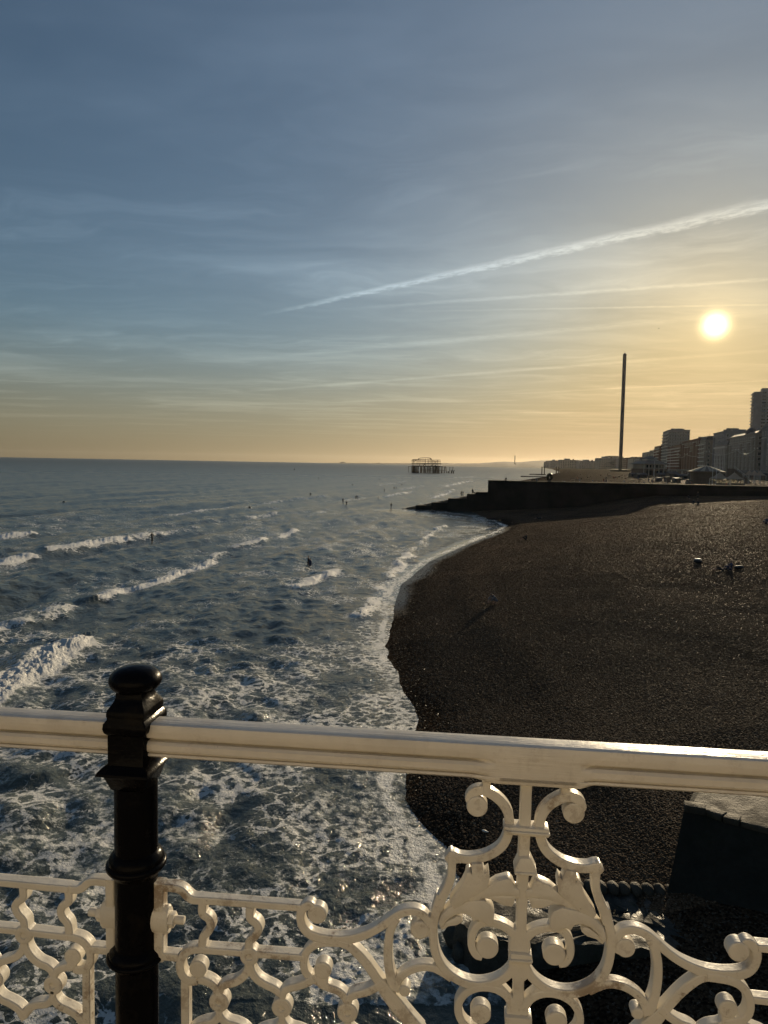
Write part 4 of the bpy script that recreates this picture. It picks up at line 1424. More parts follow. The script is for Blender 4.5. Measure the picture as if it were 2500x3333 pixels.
# ------------------------------------------------------------------ ruined iron pier out at sea
M_RUST = simple_mat('rusted_iron', (0.045, 0.030, 0.022), 0.85, 0.3, 0.3)
WY = 1000.0
wreck = empty('ruined_pier', (float(atY(1386, 1539, WY)[0]), WY, 0))
tag(wreck, 'rusted iron skeleton of a ruined pier standing out at sea', 'pier ruin')


def wxz(u, v):
    """zoom tile (8.295x from 1310,1470) -> local x, height"""
    q = atY(1310 + u / 8.295, 1470 + v / 8.295, WY)
    return q[0] - wreck.location[0], q[2]


rw = random.Random(21)
rowsY = (-14, -5, 5, 14)
for u in (265, 290, 318, 335, 360, 398, 425, 480, 505, 545, 590, 610, 645, 690, 725, 765, 810, 830, 865, 900, 925, 958, 990):
    x, zt = wxz(u, 395)
    for ry in (rowsY[rw.randrange(4)], rowsY[rw.randrange(4)]):
        MB().tube((x + rw.uniform(-.3, .3), ry, -4), (x + rw.uniform(-.5, .5), ry, zt), 0.40 if u not in (318, 398, 480, 590, 958) else 0.62, n=8).build('column', M_RUST, wreck)
for u in (1050, 1080, 1100, 1122, 1145, 1160, 1205, 1255, 1300, 1345, 1385, 170):
    x, zt = wxz(u, 400 if u < 1170 else (500 if u > 1290 and u != 1345 else 415))
    MB().tube((x, rw.choice(rowsY), -4), (x + rw.uniform(-.4, .4), rw.choice(rowsY), zt), 0.34, n=8).build('column', M_RUST, wreck)
for u in (1210, 1255, 1335, 1390, 1075, 440):
    x, zt = wxz(u, 540)
    MB().lathe([(0.9, -3), (0.8, 0), (0.75, zt), (0.2, zt + .8)], 8, (x, 8, 0)).build('pile_stump', M_RUST, wreck)


def beam(u0, v0, u1, v1, ry, h, name='beam', wy=0.35):
    (xa, za), (xb, zb) = wxz(u0, v0), wxz(u1, v1)
    mb = MB()
    mb.add([(xa, ry - wy, za - h), (xb, ry - wy, zb - h), (xb, ry + wy, zb - h), (xa, ry + wy, za - h), (xa, ry - wy, za), (xb, ry - wy, zb), (xb, ry + wy, zb), (xa, ry + wy, za)],
           [(0, 3, 2, 1), (4, 5, 6, 7), (0, 1, 5, 4), (1, 2, 6, 5), (2, 3, 7, 6), (3, 0, 4, 7)])
    mb.build(name, M_RUST, wreck)


beam(262, 382, 1000, 385, 0, 1.1, 'deck_frame', 14.5)
beam(990, 398, 1160, 405, 0, 0.7, 'deck_frame', 9)
for ry in (-14, 14):
    beam(262, 312, 1030, 318, ry, 0.7)
    beam(250, 243, 420, 246, ry, 0.5)
    beam(420, 250, 900, 262, ry, 0.45)
    beam(275, 208, 500, 212, ry, 0.7)
    beam(500, 214, 770, 216, ry, 0.55)
    beam(780, 222, 1000, 222, ry, 0.5)
    beam(170, 395, 262, 395, ry * .5, 0.4)
    beam(1160, 412, 1350, 414, ry * .5, 0.3)
    beam(480, 490, 1160, 505, ry, 0.3)
    beam(1280, 500, 1400, 505, ry * .5, 0.3)
    beam(900, 262, 1010, 268, ry, 0.4)
beam(262, 312, 1030, 318, 0, 0.45, 'floor_frame', 6)
for u in (272, 300, 345, 395, 440, 490, 545, 600, 640, 690, 735, 770, 800, 830, 880, 925, 960, 1000):
    for ry in (-14, 14):
        x0, z0 = wxz(u, 385)
        x1, z1 = wxz(u + rw.uniform(-6, 6), 212 if u < 790 else 224)
        if u in (345, 640) and ry < 0:
            z1 = wxz(u, 316)[1]
        MB().tube((x0, ry, z0), (x1, ry, z1), 0.20, n=6).build('upright', M_RUST, wreck)
for u0, v0, u1, v1 in ((545, 380, 600, 320), (600, 330, 560, 370), (770, 380, 830, 325), (860, 300, 890, 260), (300, 262, 360, 228), (440, 380, 470, 330), (870, 380, 900, 325), (700, 480, 800, 440)):
    (xa, za), (xb, zb) = wxz(u0, v0), wxz(u1, v1)
    MB().tube((xa, -12, za), (xb, -12, zb), 0.35, n=6).build('brace', M_RUST, wreck)
for ry in (-10, 10, 0):
    pts = []
    for i in range(17):
        a = math.pi * i / 16
        u = 605 - 172 * math.copysign(abs(math.cos(a)) ** 0.55, math.cos(a))
        v = 214 - 48 * math.sin(a) ** 0.8
        x, z = wxz(u, v)
        pts.append((x, ry, z))
    MB().path(pts, 0.24).build('roof_rib', M_RUST, wreck)
for u in (490, 545, 605, 680, 735):
    x, z = wxz(u, 172)
    MB().tube((x, -10, z), (x, 10, z), 0.18, n=6).build('purlin', M_RUST, wreck)
    x2, z2 = wxz(u, 214)
    MB().tube((x, -10, z), (x2, -10, z2), 0.16, n=6).build('upright', M_RUST, wreck)

# pairs of iron columns left standing on the far beach
for i, u in enumerate((1763.7, 1771.7, 1810.7, 1818.7)):
    b0 = atY(u, 1543 - (0 if i < 2 else 6), 1000 if i < 2 else 1040)
    tpz = atY(u, 1520, 1000 if i < 2 else 1040)[2]
    o = MB().lathe([(0.95, -3), (0.85, 0.5), (0.7, 2), (0.68, tpz - b0[2]), (0.85, tpz - b0[2] + .1), (0.85, tpz - b0[2] + .5)], 12).build('iron_column', M_RUST, loc=tuple(b0))
    tag(o, ('leftmost', 'second from the left', 'third from the left', 'rightmost')[i] + ' of four rusty iron columns standing in the shallows beyond the groyne', 'column', 'iron columns left from the old pier')

# low timber groynes beyond
M_TIMBER = simple_mat('sea_timber', (0.05, 0.04, 0.03), 0.8, 0.3, 0.5)
for (xa, xb, yy_, Yd, lab) in ((1695, 1812, 1550, 800, 'nearer low dark timber groyne running into the water beyond the big groyne'), (1724, 1776, 1543, 1010, 'farther short timber groyne near the iron columns')):
    pa, pb = atY(xa, yy_, Yd), atY(xb, yy_, Yd * 0.985)
    L = float(np.linalg.norm((pb - pa)[:2]))
    tg = empty('timber_groyne', (float(pa[0]), float(pa[1]), 0), math.atan2(pb[1] - pa[1], pb[0] - pa[0]))
    tag(tg, lab, 'groyne')
    zt = float(pa[2]) + 0.6
    MB().box(0, L, -.3, .3, -2, zt * 0.85).build('planking', M_TIMBER, tg)
    for i in range(14):
        MB().box(L * i / 13.2, L * i / 13.2 + .35, -.5, .5, -2, zt + rw.uniform(-.2, .2)).build('pile', M_TIMBER, tg)

# ------------------------------------------------------------------ far coast
M_HILL = simple_mat('far_downland', (0.03, 0.035, 0.026), 0.9, 0.3, 0.004)


def ridge(name, label, Y, prof, depth, mat, seed):
    """prof: (photograph x, y) sky line; a strip of hills with real depth"""
    xs = np.linspace(prof[0][0], prof[-1][0], 220)
    ys = np.interp(xs, [p[0] for p in prof], [p[1] for p in prof])
    X_ = []
    H_ = []
    for x, y in zip(xs, ys):
        q = atY(x, y, Y)
        X_.append(q[0])
        H_.append(max(q[2], 0.0))
    X_ = np.array(X_)
    H_ = np.array(H_)
    H_ = H_ * (1 + 0.10 * (fbm(X_ / 160.0, X_ * 0 + seed, 4, seed) - .5))
    rows = [(-0.5, -0.04), (-0.42, 0.25), (-0.28, 0.55), (-0.12, 0.86), (0, 1.0), (0.3, 0.8), (0.7, 0.3), (1.0, -0.04)]
    XX = np.array([X_ * (1 + r * depth / Y) for r, h in rows])
    YY = np.array([np.full(X_.shape, Y + r * depth) for r, h in rows])
    ZZ = np.array([np.where(H_ > 0, H_ * h, -2) * (1 + (0 if i == 4 else .2) * (fbm(X_ / 300.0 + i, X_ * 0 + i, 3, seed + i) - .5)) for i, (r, h) in enumerate(rows)])
    o = grid_mesh(name, XX, YY, ZZ, mat)
    return tag(o, label, 'hills', kind='structure')


ridge('far_headland', 'thin low strip of distant coast on the horizon', 15000, [(1040, 1508), (1060, 1506.5), (1105, 1506), (1112, 1503), (1120, 1503), (1126, 1506), (1228, 1507), (1233, 1505.5), (1240, 1507), (1330, 1507.5), (1400, 1506), (1480, 1508), (1560, 1508), (1640, 1503)], 900, M_HILL, 3)
ridge('far_hills', 'hazy line of low hills behind the power station', 12500, [(1340, 1512), (1420, 1509.5), (1500, 1509), (1560, 1507.5), (1640, 1502.5), (1690, 1504), (1730, 1501), (1765, 1498), (1792, 1498.5), (1830, 1500), (1880, 1496), (1960, 1497), (2080, 1499), (2300, 1500)], 3000, M_HILL, 5)
ridge('near_coast_ridge', 'low dark wooded coast in front of the far hills', 6500, [(1440, 1514.5), (1520, 1512.5), (1600, 1511.5), (1640, 1510), (1685, 1511.5), (1705, 1508), (1740, 1509), (1775, 1511), (1800, 1508), (1860, 1507), (2000, 1506), (2200, 1506)], 1500, M_HILL, 8)

# power station with tall chimney
pc = atY(1675.5, 1512, 7500)
ps = empty('power_station', (float(pc[0]), 7500, 0))
tag(ps, 'distant power station block with one tall chimney', 'power station')
M_FAR = simple_mat('far_concrete', (0.16, 0.16, 0.16), 0.8, 0.1, 0.01)
ztop = float(atY(1675.5, 1483, 7500)[2])
MB().lathe([(5.6, 0), (4.4, ztop)], 16).build('chimney', M_FAR, ps)
MB().box(-18, 32, 0, 40, 0, 26).build('turbine_hall', M_FAR, ps)
MB().box(-8, 10, -12, 0, 0, 40).build('boiler_house', M_FAR, ps)
# ------------------------------------------------------------------ the town
FU = np.array([0.2516, 0.9678])                      # along the sea front, away from us
FV = np.array([0.9678, -0.2516])                     # inland
F0 = np.array([280.0, 560.0])
TOWN_RZ = math.atan2(FU[1], FU[0])
ROAD_Z = 10.5


def front(u, v=0.0):
    """u metres along the front from the reference house, v inland"""
    return F0 + FU * u + FV * v


def u_at(Y):
    return (Y - F0[1]) / FU[1]


M_ROAD = simple_mat('seafront_road', (0.06, 0.06, 0.06), 0.9, 0.2, 0.05)
M_ARCH = simple_mat('arches_brick', (0.12, 0.085, 0.06), 0.85, 0.25, 0.3)
M_GLASS = simple_mat('dark_window_glass', (0.012, 0.014, 0.016), 0.08, 0.3, 0.2)
M_STUCCO = simple_mat('cream_stucco', (0.32, 0.29, 0.24), 0.8, 0.12, 0.15, dirt=(0.20, 0.18, 0.15))
M_GREYST = simple_mat('grey_render', (0.24, 0.24, 0.24), 0.8, 0.12, 0.15, dirt=(0.17, 0.17, 0.17))
M_BRICK = simple_mat('red_brown_brick', (0.14, 0.065, 0.045), 0.85, 0.15, 0.3)
M_SLATE = simple_mat('roof_slate', (0.07, 0.07, 0.075), 0.7, 0.2, 0.3)
M_WHITE = simple_mat('white_trim', (0.62, 0.60, 0.56), 0.5, 0.08, 0.4)

terrace = empty('seafront_terrace', (float(front(-290, -24)[0]), float(front(-290, -24)[1]), 0), TOWN_RZ)
tag(terrace, 'raised seafront road above brick arches', 'road', kind='structure')
MB().box(0, 2600, -420, 0, -1, ROAD_Z).build('roadbed', M_ROAD, terrace)
for i in range(70):
    x0 = 20 + 12 * i
    mb = MB()
    pts = [(x0, 6.6), (x0, 9.0)] + [(x0 + 3.5 - 3.5 * math.cos(math.pi * k / 8), 9.0 + 1.0 * math.sin(math.pi * k / 8)) for k in range(1, 8)] + [(x0 + 7, 9.0), (x0 + 7, 6.6)]
    n = len(pts)
    mb.add([(x, 0.02, z) for x, z in pts] + [(x, 0.45, z) for x, z in pts], [tuple(range(n)), tuple(reversed(range(n, 2 * n)))] + [(k, (k + 1) % n, n + (k + 1) % n, n + k) for k in range(n)])
    mb.build('arch_front', M_ARCH if i % 3 else M_STUCCO, terrace)
rail_me = MB()
for k in range(21):
    rail_me.box(k * 0.6, k * 0.6 + .05, -.03, .03, 0, 1.1)
rail_me.box(0, 12.05, -.04, .04, 1.0, 1.1).box(0, 12.05, -.03, .03, 0.15, 0.22)
rm = rail_me.mesh('seafront_rail')
for i in range(60):
    link_mesh('seafront_rail', rm, M_WHITE if i % 2 else M_GREYST, terrace, loc=(12.1 * i, 0.2, ROAD_Z))


def window_mesh(wd, ht, style=0):
    """frame standing proud of the wall with a pane set back in it; faces +y"""
    me = bpy.data.meshes.new('window')
    mb = MB()
    f = 0.16
    mb.box(-wd / 2 - f, wd / 2 + f, -.05, .14, -f, 0).box(-wd / 2 - f, wd / 2 + f, -.05, .14, ht, ht + f)
    mb.box(-wd / 2 - f, -wd / 2, -.05, .12, 0, ht).box(wd / 2, wd / 2 + f, -.05, .12, 0, ht)
    mb.box(-.05, .05, -.05, .09, 0, ht)
    nf = len(mb.f)
    mb.box(-wd / 2, wd / 2, -.05, .03, 0, ht)
    if style == 1:
        mb.box(-wd / 2 - .5, wd / 2 + .5, 0, 0.9, -.28, -.162)
    me.from_pydata(mb.v, [], mb.f)
    me.materials.append(M_WHITE)
    me.materials.append(M_GLASS)
    for p in me.polygons:
        p.material_index = 1 if nf <= p.index < nf + 6 else 0
    return me


def house(name, label, Y0, Y1, ztop, depth, mat, floors, nsea, nend, roof='flat', style=0, v0=0.0, zbase=ROAD_Z, extras=None, wscale=1.0, cat='hotel'):
    ua, ub = u_at(Y0), u_at(Y1)
    o = front(ua, v0)
    r = empty(name, (float(o[0]), float(o[1]), zbase), TOWN_RZ)
    tag(r, label, cat)
    L = ub - ua - 0.4
    H = ztop - zbase
    MB().box(0, L, -depth, 0, 0, H).build('wall', mat, r)
    fh = (H - 1.2) / floors
    wd = min(1.7, L / nsea * 0.45) * wscale
    wm = window_mesh(wd, fh * 0.58, style)
    for i in range(floors):
        z = 0.9 + i * fh
        for k in range(nsea):
            x = L * (k + .5) / nsea
            link_mesh('window', wm, None, r, loc=(x, 0.0, z))
        for k in range(nend):
            y = -depth * (k + .5) / nend
            link_mesh('window', wm, None, r, loc=(0.0, y, z), rz=math.pi / 2)
        if i and i % 2 == 0:
            MB().box(-.18, L + .18, -depth - .18, .18, z - .55, z - .35).build('string_course', mat, r)
    hr = random.Random(int(Y0))
    nb = max(2, nsea // 2)
    if style != 2 and L < 140:
        for k in range(nb):
            x0 = L * (k + .18) / nb
            bw = L / nb * .55
            hb = H * hr.choice((.62, .78, .9))
            MB().loft([[(x0, .003, zz), (x0 + bw * .2, 1.15, zz), (x0 + bw * .8, 1.15, zz), (x0 + bw, .003, zz)] for zz in (0, hb)]).build('bay', mat, r)
            MB().box(x0 - .1, x0 + bw + .1, .003, 1.3, hb + .003, hb + .35).build('bay_cornice', M_WHITE, r)
    for k in range(hr.randrange(2, 5)):
        x0 = L * hr.uniform(.05, .85)
        MB().box(x0, x0 + hr.uniform(1.2, 2.4), -depth * hr.uniform(.5, .8), -depth * hr.uniform(.2, .4), H + .3, H + hr.uniform(2.0, 4.6)).build('chimney_stack', hr.choice((M_BRICK, M_GREYST, M_STUCCO)), r)
    MB().tube((L * .5, -depth * .5, H), (L * .5, -depth * .5, H + hr.uniform(4, 8)), .12, n=5).build('aerial', M_SLATE, r)
    if roof == 'flat':
        MB().box(-.45, L + .45, -depth - .45, .45, H + .003, H + .55).build('cornice', mat, r)
        MB().box(L * .2, L * .55, -depth * .8, -depth * .35, H + .553, H + 2.6).build('roof_plant', M_GREYST, r)
    elif roof == 'mansard':
        MB().box(-.5, L + .5, -depth - .5, .5, H + .003, H + .45).build('cornice', mat, r)
        mb = MB()
        mb.loft([[(0, -depth, H + .453), (L, -depth, H + .453), (L, 0, H + .453), (0, 0, H + .453)], [(1.6, -depth + 1.6, H + 4.2), (L - 1.6, -depth + 1.6, H + 4.2), (L - 1.6, -1.6, H + 4.2), (1.6, -1.6, H + 4.2)]])
        rf = mb.build('roof', M_SLATE, r)
        for k in range(3):
            MB().box(L * (k + .6) / 3.4, L * (k + .6) / 3.4 + 1.6, -depth * .6, -depth * .6 + 1.1, H + 4.0, H + 6.2).build('chimney', M_BRICK, rf)
    elif roof == 'dome':
        MB().box(-.5, L + .5, -depth - .5, .5, H + .003, H + .5).build('cornice', mat, r)
        mb = MB()
        mb.lathe([(4.4, H + .503), (4.4, H + 1.8), (4.1, H + 3.2), (3.0, H + 4.9), (1.4, H + 5.9), (0.25, H + 6.3), (0.12, H + 8.6)], 16, (L * .38, -4.5, 0))
        mb.build('dome', M_SLATE, r, smooth=40)
        mb = MB()
        mb.loft([[(0, -depth, H + .503), (L, -depth, H + .503), (L, -.2, H + .503), (0, -.2, H + .503)], [(2, -depth + 3, H + 2.6), (L - 2, -depth + 3, H + 2.6), (L - 2, -3, H + 2.6), (2, -3, H + 2.6)]])
        mb.build('roof', M_SLATE, r)
    if extras:
        extras(r, L, H, depth, fh)
    return r


def columns_front(r, L, H, depth, fh):
    for k in range(7):
        x = L * (k + .3) / 7
        MB().lathe([(.45, 0), (.38, .6), (.34, H * .86), (.5, H * .9)], 10, (x, 1.2, 0)).build('column', M_WHITE, r, smooth=50)
    MB().box(-.2, L + .2, 0.003, 1.8, H * .9 + .01, H * .96).build('entablature', M_WHITE, r)
    for i in range(1, 4):
        MB().box(0, L, 0.003, 1.35, fh * i, fh * i + .22).build('balcony', M_WHITE, r)


def balconies(r, L, H, depth, fh):
    n = int((H - 1.2) / fh)
    for i in range(1, n):
        MB().box(-1.6, L, 0.003, 1.7, .55 + fh * i, .75 + fh * i).build('balcony', M_GREYST, r)
        MB().box(-1.6, L, 1.6, 1.703, .753 + fh * i, 1.65 + fh * i).build('balcony_rail', M_WHITE, r)


house('seafront_hotel', 'columned pale hotel at the right edge of the picture', 432, 462, 36, 18, M_STUCCO, 6, 6, 3, 'flat', extras=columns_front)
house('seafront_hotel', 'tall grey stone hotel behind the columned one at the right edge', 466, 516, 41.5, 24, M_GREYST, 7, 7, 4, 'mansard', v0=3)
house('seafront_hotel', 'broad grand hotel with a small dome and rows of windows', 519, 604, 38.5, 30, M_STUCCO, 7, 14, 5, 'dome', style=1)
house('seafront_hotel', 'lower white house with tall columns beside the domed hotel', 607, 655, 33, 16, M_STUCCO, 6, 8, 3, 'mansard', extras=columns_front, v0=-1)
house('seafront_hotel', 'tall pale block with a stepped flat top behind the columned house', 658, 706, 47, 26, M_GREYST, 8, 8, 4, 'flat', v0=6)
house('seafront_hotel', 'narrow stucco hotel with balconies left of the stepped pale block', 708, 742, 41, 22, M_STUCCO, 7, 6, 4, 'mansard', extras=balconies)
house('brick_hotel', 'dark red brown brick hotel with few windows', 746, 860, 44, 40, M_BRICK, 7, 12, 2, 'flat')
house('seafront_hotel', 'brown balconied block at the left foot of the brick hotel', 868, 985, 41, 26, M_BRICK, 8, 14, 4, 'flat', extras=balconies)
house('apartment_block', 'big pale stepped apartment block rising behind the seafront', 1000, 1068, 66, 27, M_GREYST, 12, 10, 8, 'flat', extras=balconies, v0=3, cat='apartments')
house('seafront_house', 'dark narrow corner house with balcony stacks facing the sea', 1072, 1140, 46, 22, M_BRICK, 8, 8, 4, 'flat', extras=balconies, cat='house')
house('seafront_house', 'low grey terrace house left of the corner house', 1145, 1195, 36, 24, M_GREYST, 6, 10, 4, 'flat', cat='house')
house('seafront_house', 'pale flat topped house next to the bandstand roof', 1200, 1330, 40, 26, M_STUCCO, 7, 10, 4, 'flat', cat='house')
far_labels = ['first grey house left of the viewing tower foot', 'second low block seen past the viewing tower', 'third flat block along the far seafront', 'fourth long terrace far along the front', 'hazy block with a roof mast far along the front', 'farthest tiny block at the end of the front', 'small dark block near the far shore bend']
for k, (Ya, Yb, zt, lab) in enumerate(((1380, 1500, 30, far_labels[0]), (1520, 1660, 33, far_labels[1]), (1690, 1880, 36, far_labels[2]), (1920, 2200, 36, far_labels[3]), (2350, 2600, 48, far_labels[4]), (2700, 2900, 55, far_labels[5]), (2950, 3300, 42, far_labels[6]))):
    house('seafront_house', lab, Ya, Yb, zt, 40, (M_GREYST, M_STUCCO, M_BRICK)[k % 3], 5, 8, 4, 'flat', cat='house')

# far end of the town, where the shore curves round: blocks turned towards us
fe_l = ['long pale block at the far left end of the town', 'stepped block with a roof house right of the far left one', 'low wide block below the far hills', 'block with a small tower left of the viewing tower', 'tiny square block at the very left of the far town']
for k, (pl_, pr_, yt_, Yd) in enumerate(((1792, 1822, 1499, 3300), (1824, 1884, 1496, 2900), (1886, 1946, 1500, 2500), (1950, 2008, 1491, 2100), (1776, 1789, 1503, 3500))):
    a_, b_ = atY(pl_, yt_, Yd), atY(pr_, yt_, Yd)
    r = empty('far_block', (float(a_[0]), float(Yd), 5.0))
    tag(r, fe_l[k], 'building')
    wd_, ht_ = float(b_[0] - a_[0]), float(a_[2]) - 5.0
    MB().box(0, wd_, 0, 40, 0, ht_).build('wall', (M_GREYST, M_STUCCO)[k % 2], r)
    MB().box(wd_ * .3, wd_ * .55, 5, 30, ht_ + .003, ht_ + 5).build('roof_house', M_GREYST, r)
    MB().box(wd_ * .7, wd_ * .76, 5, 12, ht_ + .003, ht_ + 3.5).build('chimney', M_BRICK, r)
    fm = window_mesh(wd_ / 16, ht_ / 12)
    for i in range(5):
        for j in range(8):
            link_mesh('window', fm, None, r, loc=(wd_ * (j + .5) / 8, 0, ht_ * (i + .4) / 5.4), rz=math.pi)

# tower block
to = atY(2449, 1400, 880)
tower = empty('tower_block', (float(to[0]), 880.0, ROAD_Z), math.radians(-21))
tag(tower, 'tall grey residential tower block at the right edge with a column of balconies', 'tower block')
TH_ = float(atY(2452, 1275, 880)[2]) - ROAD_Z
MB().box(0, 46, 0, 24, 0, TH_).build('wall', M_GREYST, tower)
MB().box(9, 42, 4, 20, TH_ + .003, TH_ + 4.6).build('roof_house', M_GREYST, tower)
MB().box(20, 20.3, 10, 10.3, TH_ + 4.6, TH_ + 12).build('mast', M_SLATE, tower)
nfl = 24
wmesh = window_mesh(4.6, TH_ / nfl * 0.45)
bl = MB().box(-2.2, 0.0, 0.5, 6.5, 0, .22).box(-2.2, -2.1, 0.5, 6.5, .22, 1.2).mesh('balcony')
bl2 = MB().box(-2.2, 0.0, 10.5, 17.5, 0, .22).box(-2.2, -2.1, 10.5, 17.5, .22, 1.2).mesh('balcony')
for i in range(nfl):
    z = 1.0 + i * TH_ / nfl
    for k in range(6):
        link_mesh('window', wmesh, None, tower, loc=(11 + 6.2 * k, 0, z + .8), rz=math.pi)
    link_mesh('balcony', bl, M_WHITE, tower, loc=(0, 0, z))
    link_mesh('balcony', bl2, M_WHITE, tower, loc=(0, 0, z))

# slender observation tower
tb = atY(2019, 1519, 1043)
M_STEEL = simple_mat('tower_steel', (0.085, 0.08, 0.08), 0.5, 0.15, 0.05, metal=0.3)
i3 = empty('observation_tower', (float(tb[0]), 1043.0, 6.0))
tag(i3, 'very tall slender observation tower on the seafront', 'tower')
zt = float(atY(2034, 1153, 1043)[2]) - 6
rb, rt = 2.6, 2.6
sec = MB()
nsec = 17
me_ = MB().lathe([(rb, 0.0), (rb, zt / nsec - .25), (rb + .12, zt / nsec - .22), (rb + .12, zt / nsec - .001)], 24).mesh('shaft_section', smooth=50)
for k in range(nsec):
    link_mesh('shaft_section', me_, M_STEEL, i3, loc=(0, 0, k * zt / nsec))
MB().lathe([(1.6, zt), (1.6, zt + 1.0), (1.2, zt + 1.3), (0.1, zt + 1.4)], 16).tube((0, 0, zt + 1), (0, 0, zt + 4), .15).build('top_cap', M_STEEL, i3)
MB().lathe([(15, 0), (15, 3.2), (13, 3.5), (5, 4.0)], 28).build('base_building', M_GLASS, i3)

# ------------------------------------------------------------------ seafront clutter
def ground(px, py, Yd):
    q = atY(px, py, Yd)
    return float(q[0]), float(q[1]), 6.55


# bandstand-like restaurant with a two-tier hipped roof
M_COPPER = simple_mat('dull_roof', (0.09, 0.095, 0.085), 0.6, 0.2, 0.4)
gx_, gy_, gz_ = ground(2112, 1550, 520)
bs = empty('pavilion', (gx_, gy_, gz_), math.radians(10))
tag(bs, 'two storey seafront pavilion with a tiered hipped roof', 'pavilion')
S_ = 520 / 2310.0
MB().box(-9, 9, -9, 9, 0, 5.2).build('ground_floor', M_ARCH, bs)
MB().box(-8, 8, -8, 8, 5.203, 8.6).build('upper_floor', M_STUCCO, bs)
MB().loft([[(-10.5, -10.5, 8.603), (10.5, -10.5, 8.603), (10.5, 10.5, 8.603), (-10.5, 10.5, 8.603)], [(-4.5, -4.5, 11.2), (4.5, -4.5, 11.2), (4.5, 4.5, 11.2), (-4.5, 4.5, 11.2)]]).build('lower_roof', M_COPPER, bs)
MB().box(-3.6, 3.6, -3.6, 3.6, 11.203, 12.3).build('lantern', M_WHITE, bs)
MB().loft([[(-4.8, -4.8, 12.303), (4.8, -4.8, 12.303), (4.8, 4.8, 12.303), (-4.8, 4.8, 12.303)], [(-.3, -.3, 14.6), (.3, -.3, 14.6), (.3, .3, 14.6), (-.3, .3, 14.6)]]).tube((0, 0, 14.5), (0, 0, 16.5), .12).build('upper_roof', M_COPPER, bs)
for k in range(6):
    MB().box(-7.6 + 2.7 * k, -5.9 + 2.7 * k, -9.06, -8.9, 0.6, 4.0).build('door_opening', M_GLASS, bs)
    MB().box(-6.9 + 2.5 * k, -5.5 + 2.5 * k, -8.06, -7.9, 6.0, 8.0).build('window', M_GLASS, bs)
    MB().tube((-9.8 + 3.9 * k, -9.8, 0), (-9.8 + 3.9 * k, -9.8, 8.6), .14).build('post', M_WHITE, bs)

# carousel
M_CANVAS = simple_mat('carousel_canvas', (0.13, 0.095, 0.065), 0.7, 0.15, 0.5)
M_CREAM = simple_mat('cream_canvas', (0.34, 0.29, 0.21), 0.7, 0.1, 0.5)
cx_, cy_, cz_ = ground(2298, 1570, 268)
ca = empty('carousel', (cx_, cy_, cz_))
tag(ca, 'round carousel closed with brown side sheets under a shallow striped cone roof', 'carousel')
rd = 5.9
MB().lathe([(rd * .97, 0.0), (rd * .97, 4.4)], 24).build('side_sheet', M_CANVAS, ca)
for k in range(24):
    a0, a1 = 2 * math.pi * k / 24, 2 * math.pi * (k + 1) / 24
    MB().add([(rd * 1.08 * math.cos(a0), rd * 1.08 * math.sin(a0), 4.7), (rd * 1.08 * math.cos(a1), rd * 1.08 * math.sin(a1), 4.7), (0.05 * math.cos(a1), 0.05 * math.sin(a1), 7.0), (0.05 * math.cos(a0), 0.05 * math.sin(a0), 7.0),
              (rd * 1.08 * math.cos(a0), rd * 1.08 * math.sin(a0), 4.64), (rd * 1.08 * math.cos(a1), rd * 1.08 * math.sin(a1), 4.64), (0.05 * math.cos(a1), 0.05 * math.sin(a1), 6.94), (0.05 * math.cos(a0), 0.05 * math.sin(a0), 6.94)],
             [(0, 1, 2, 3), (7, 6, 5, 4), (0, 4, 5, 1), (1, 5, 6, 2), (2, 6, 7, 3), (3, 7, 4, 0)]).build('roof_gore', M_CREAM if k % 2 else M_CANVAS, ca)
MB().lathe([(rd * 1.10, 4.05), (rd * 1.12, 4.75), (rd * 1.06, 4.78)], 24).build('rounding_board', M_CANVAS, ca)
MB().tube((0, 0, 6.9), (0, 0, 8.4), .08).build('finial', M_WHITE, ca)

# peaked tents with glowing side windows
m_, t, b = new_mat('tent_fabric')
b.inputs['Base Color'].default_value = (0.34, 0.27, 0.20, 1)
b.inputs['Roughness'].default_value = 0.7
tr = t.node('ShaderNodeBsdfTranslucent')
tr.inputs[0].default_value = (0.85, 0.72, 0.5, 1)
ms = t.node('ShaderNodeMixShader')
ms.inputs[0].default_value = 0.10
t.l.new(b.outputs[0], ms.inputs[1])
t.l.new(tr.outputs[0], ms.inputs[2])
t.l.new(ms.outputs[0], t.n['Material Output'].inputs[0])
M_TENT = m_


M_PVC = simple_mat('clear_side_sheet', (0.75, 0.70, 0.58), 0.15, 0.05, 1.0)
M_PVC.node_tree.nodes['Principled BSDF'].inputs['Transmission Weight'].default_value = 0.8


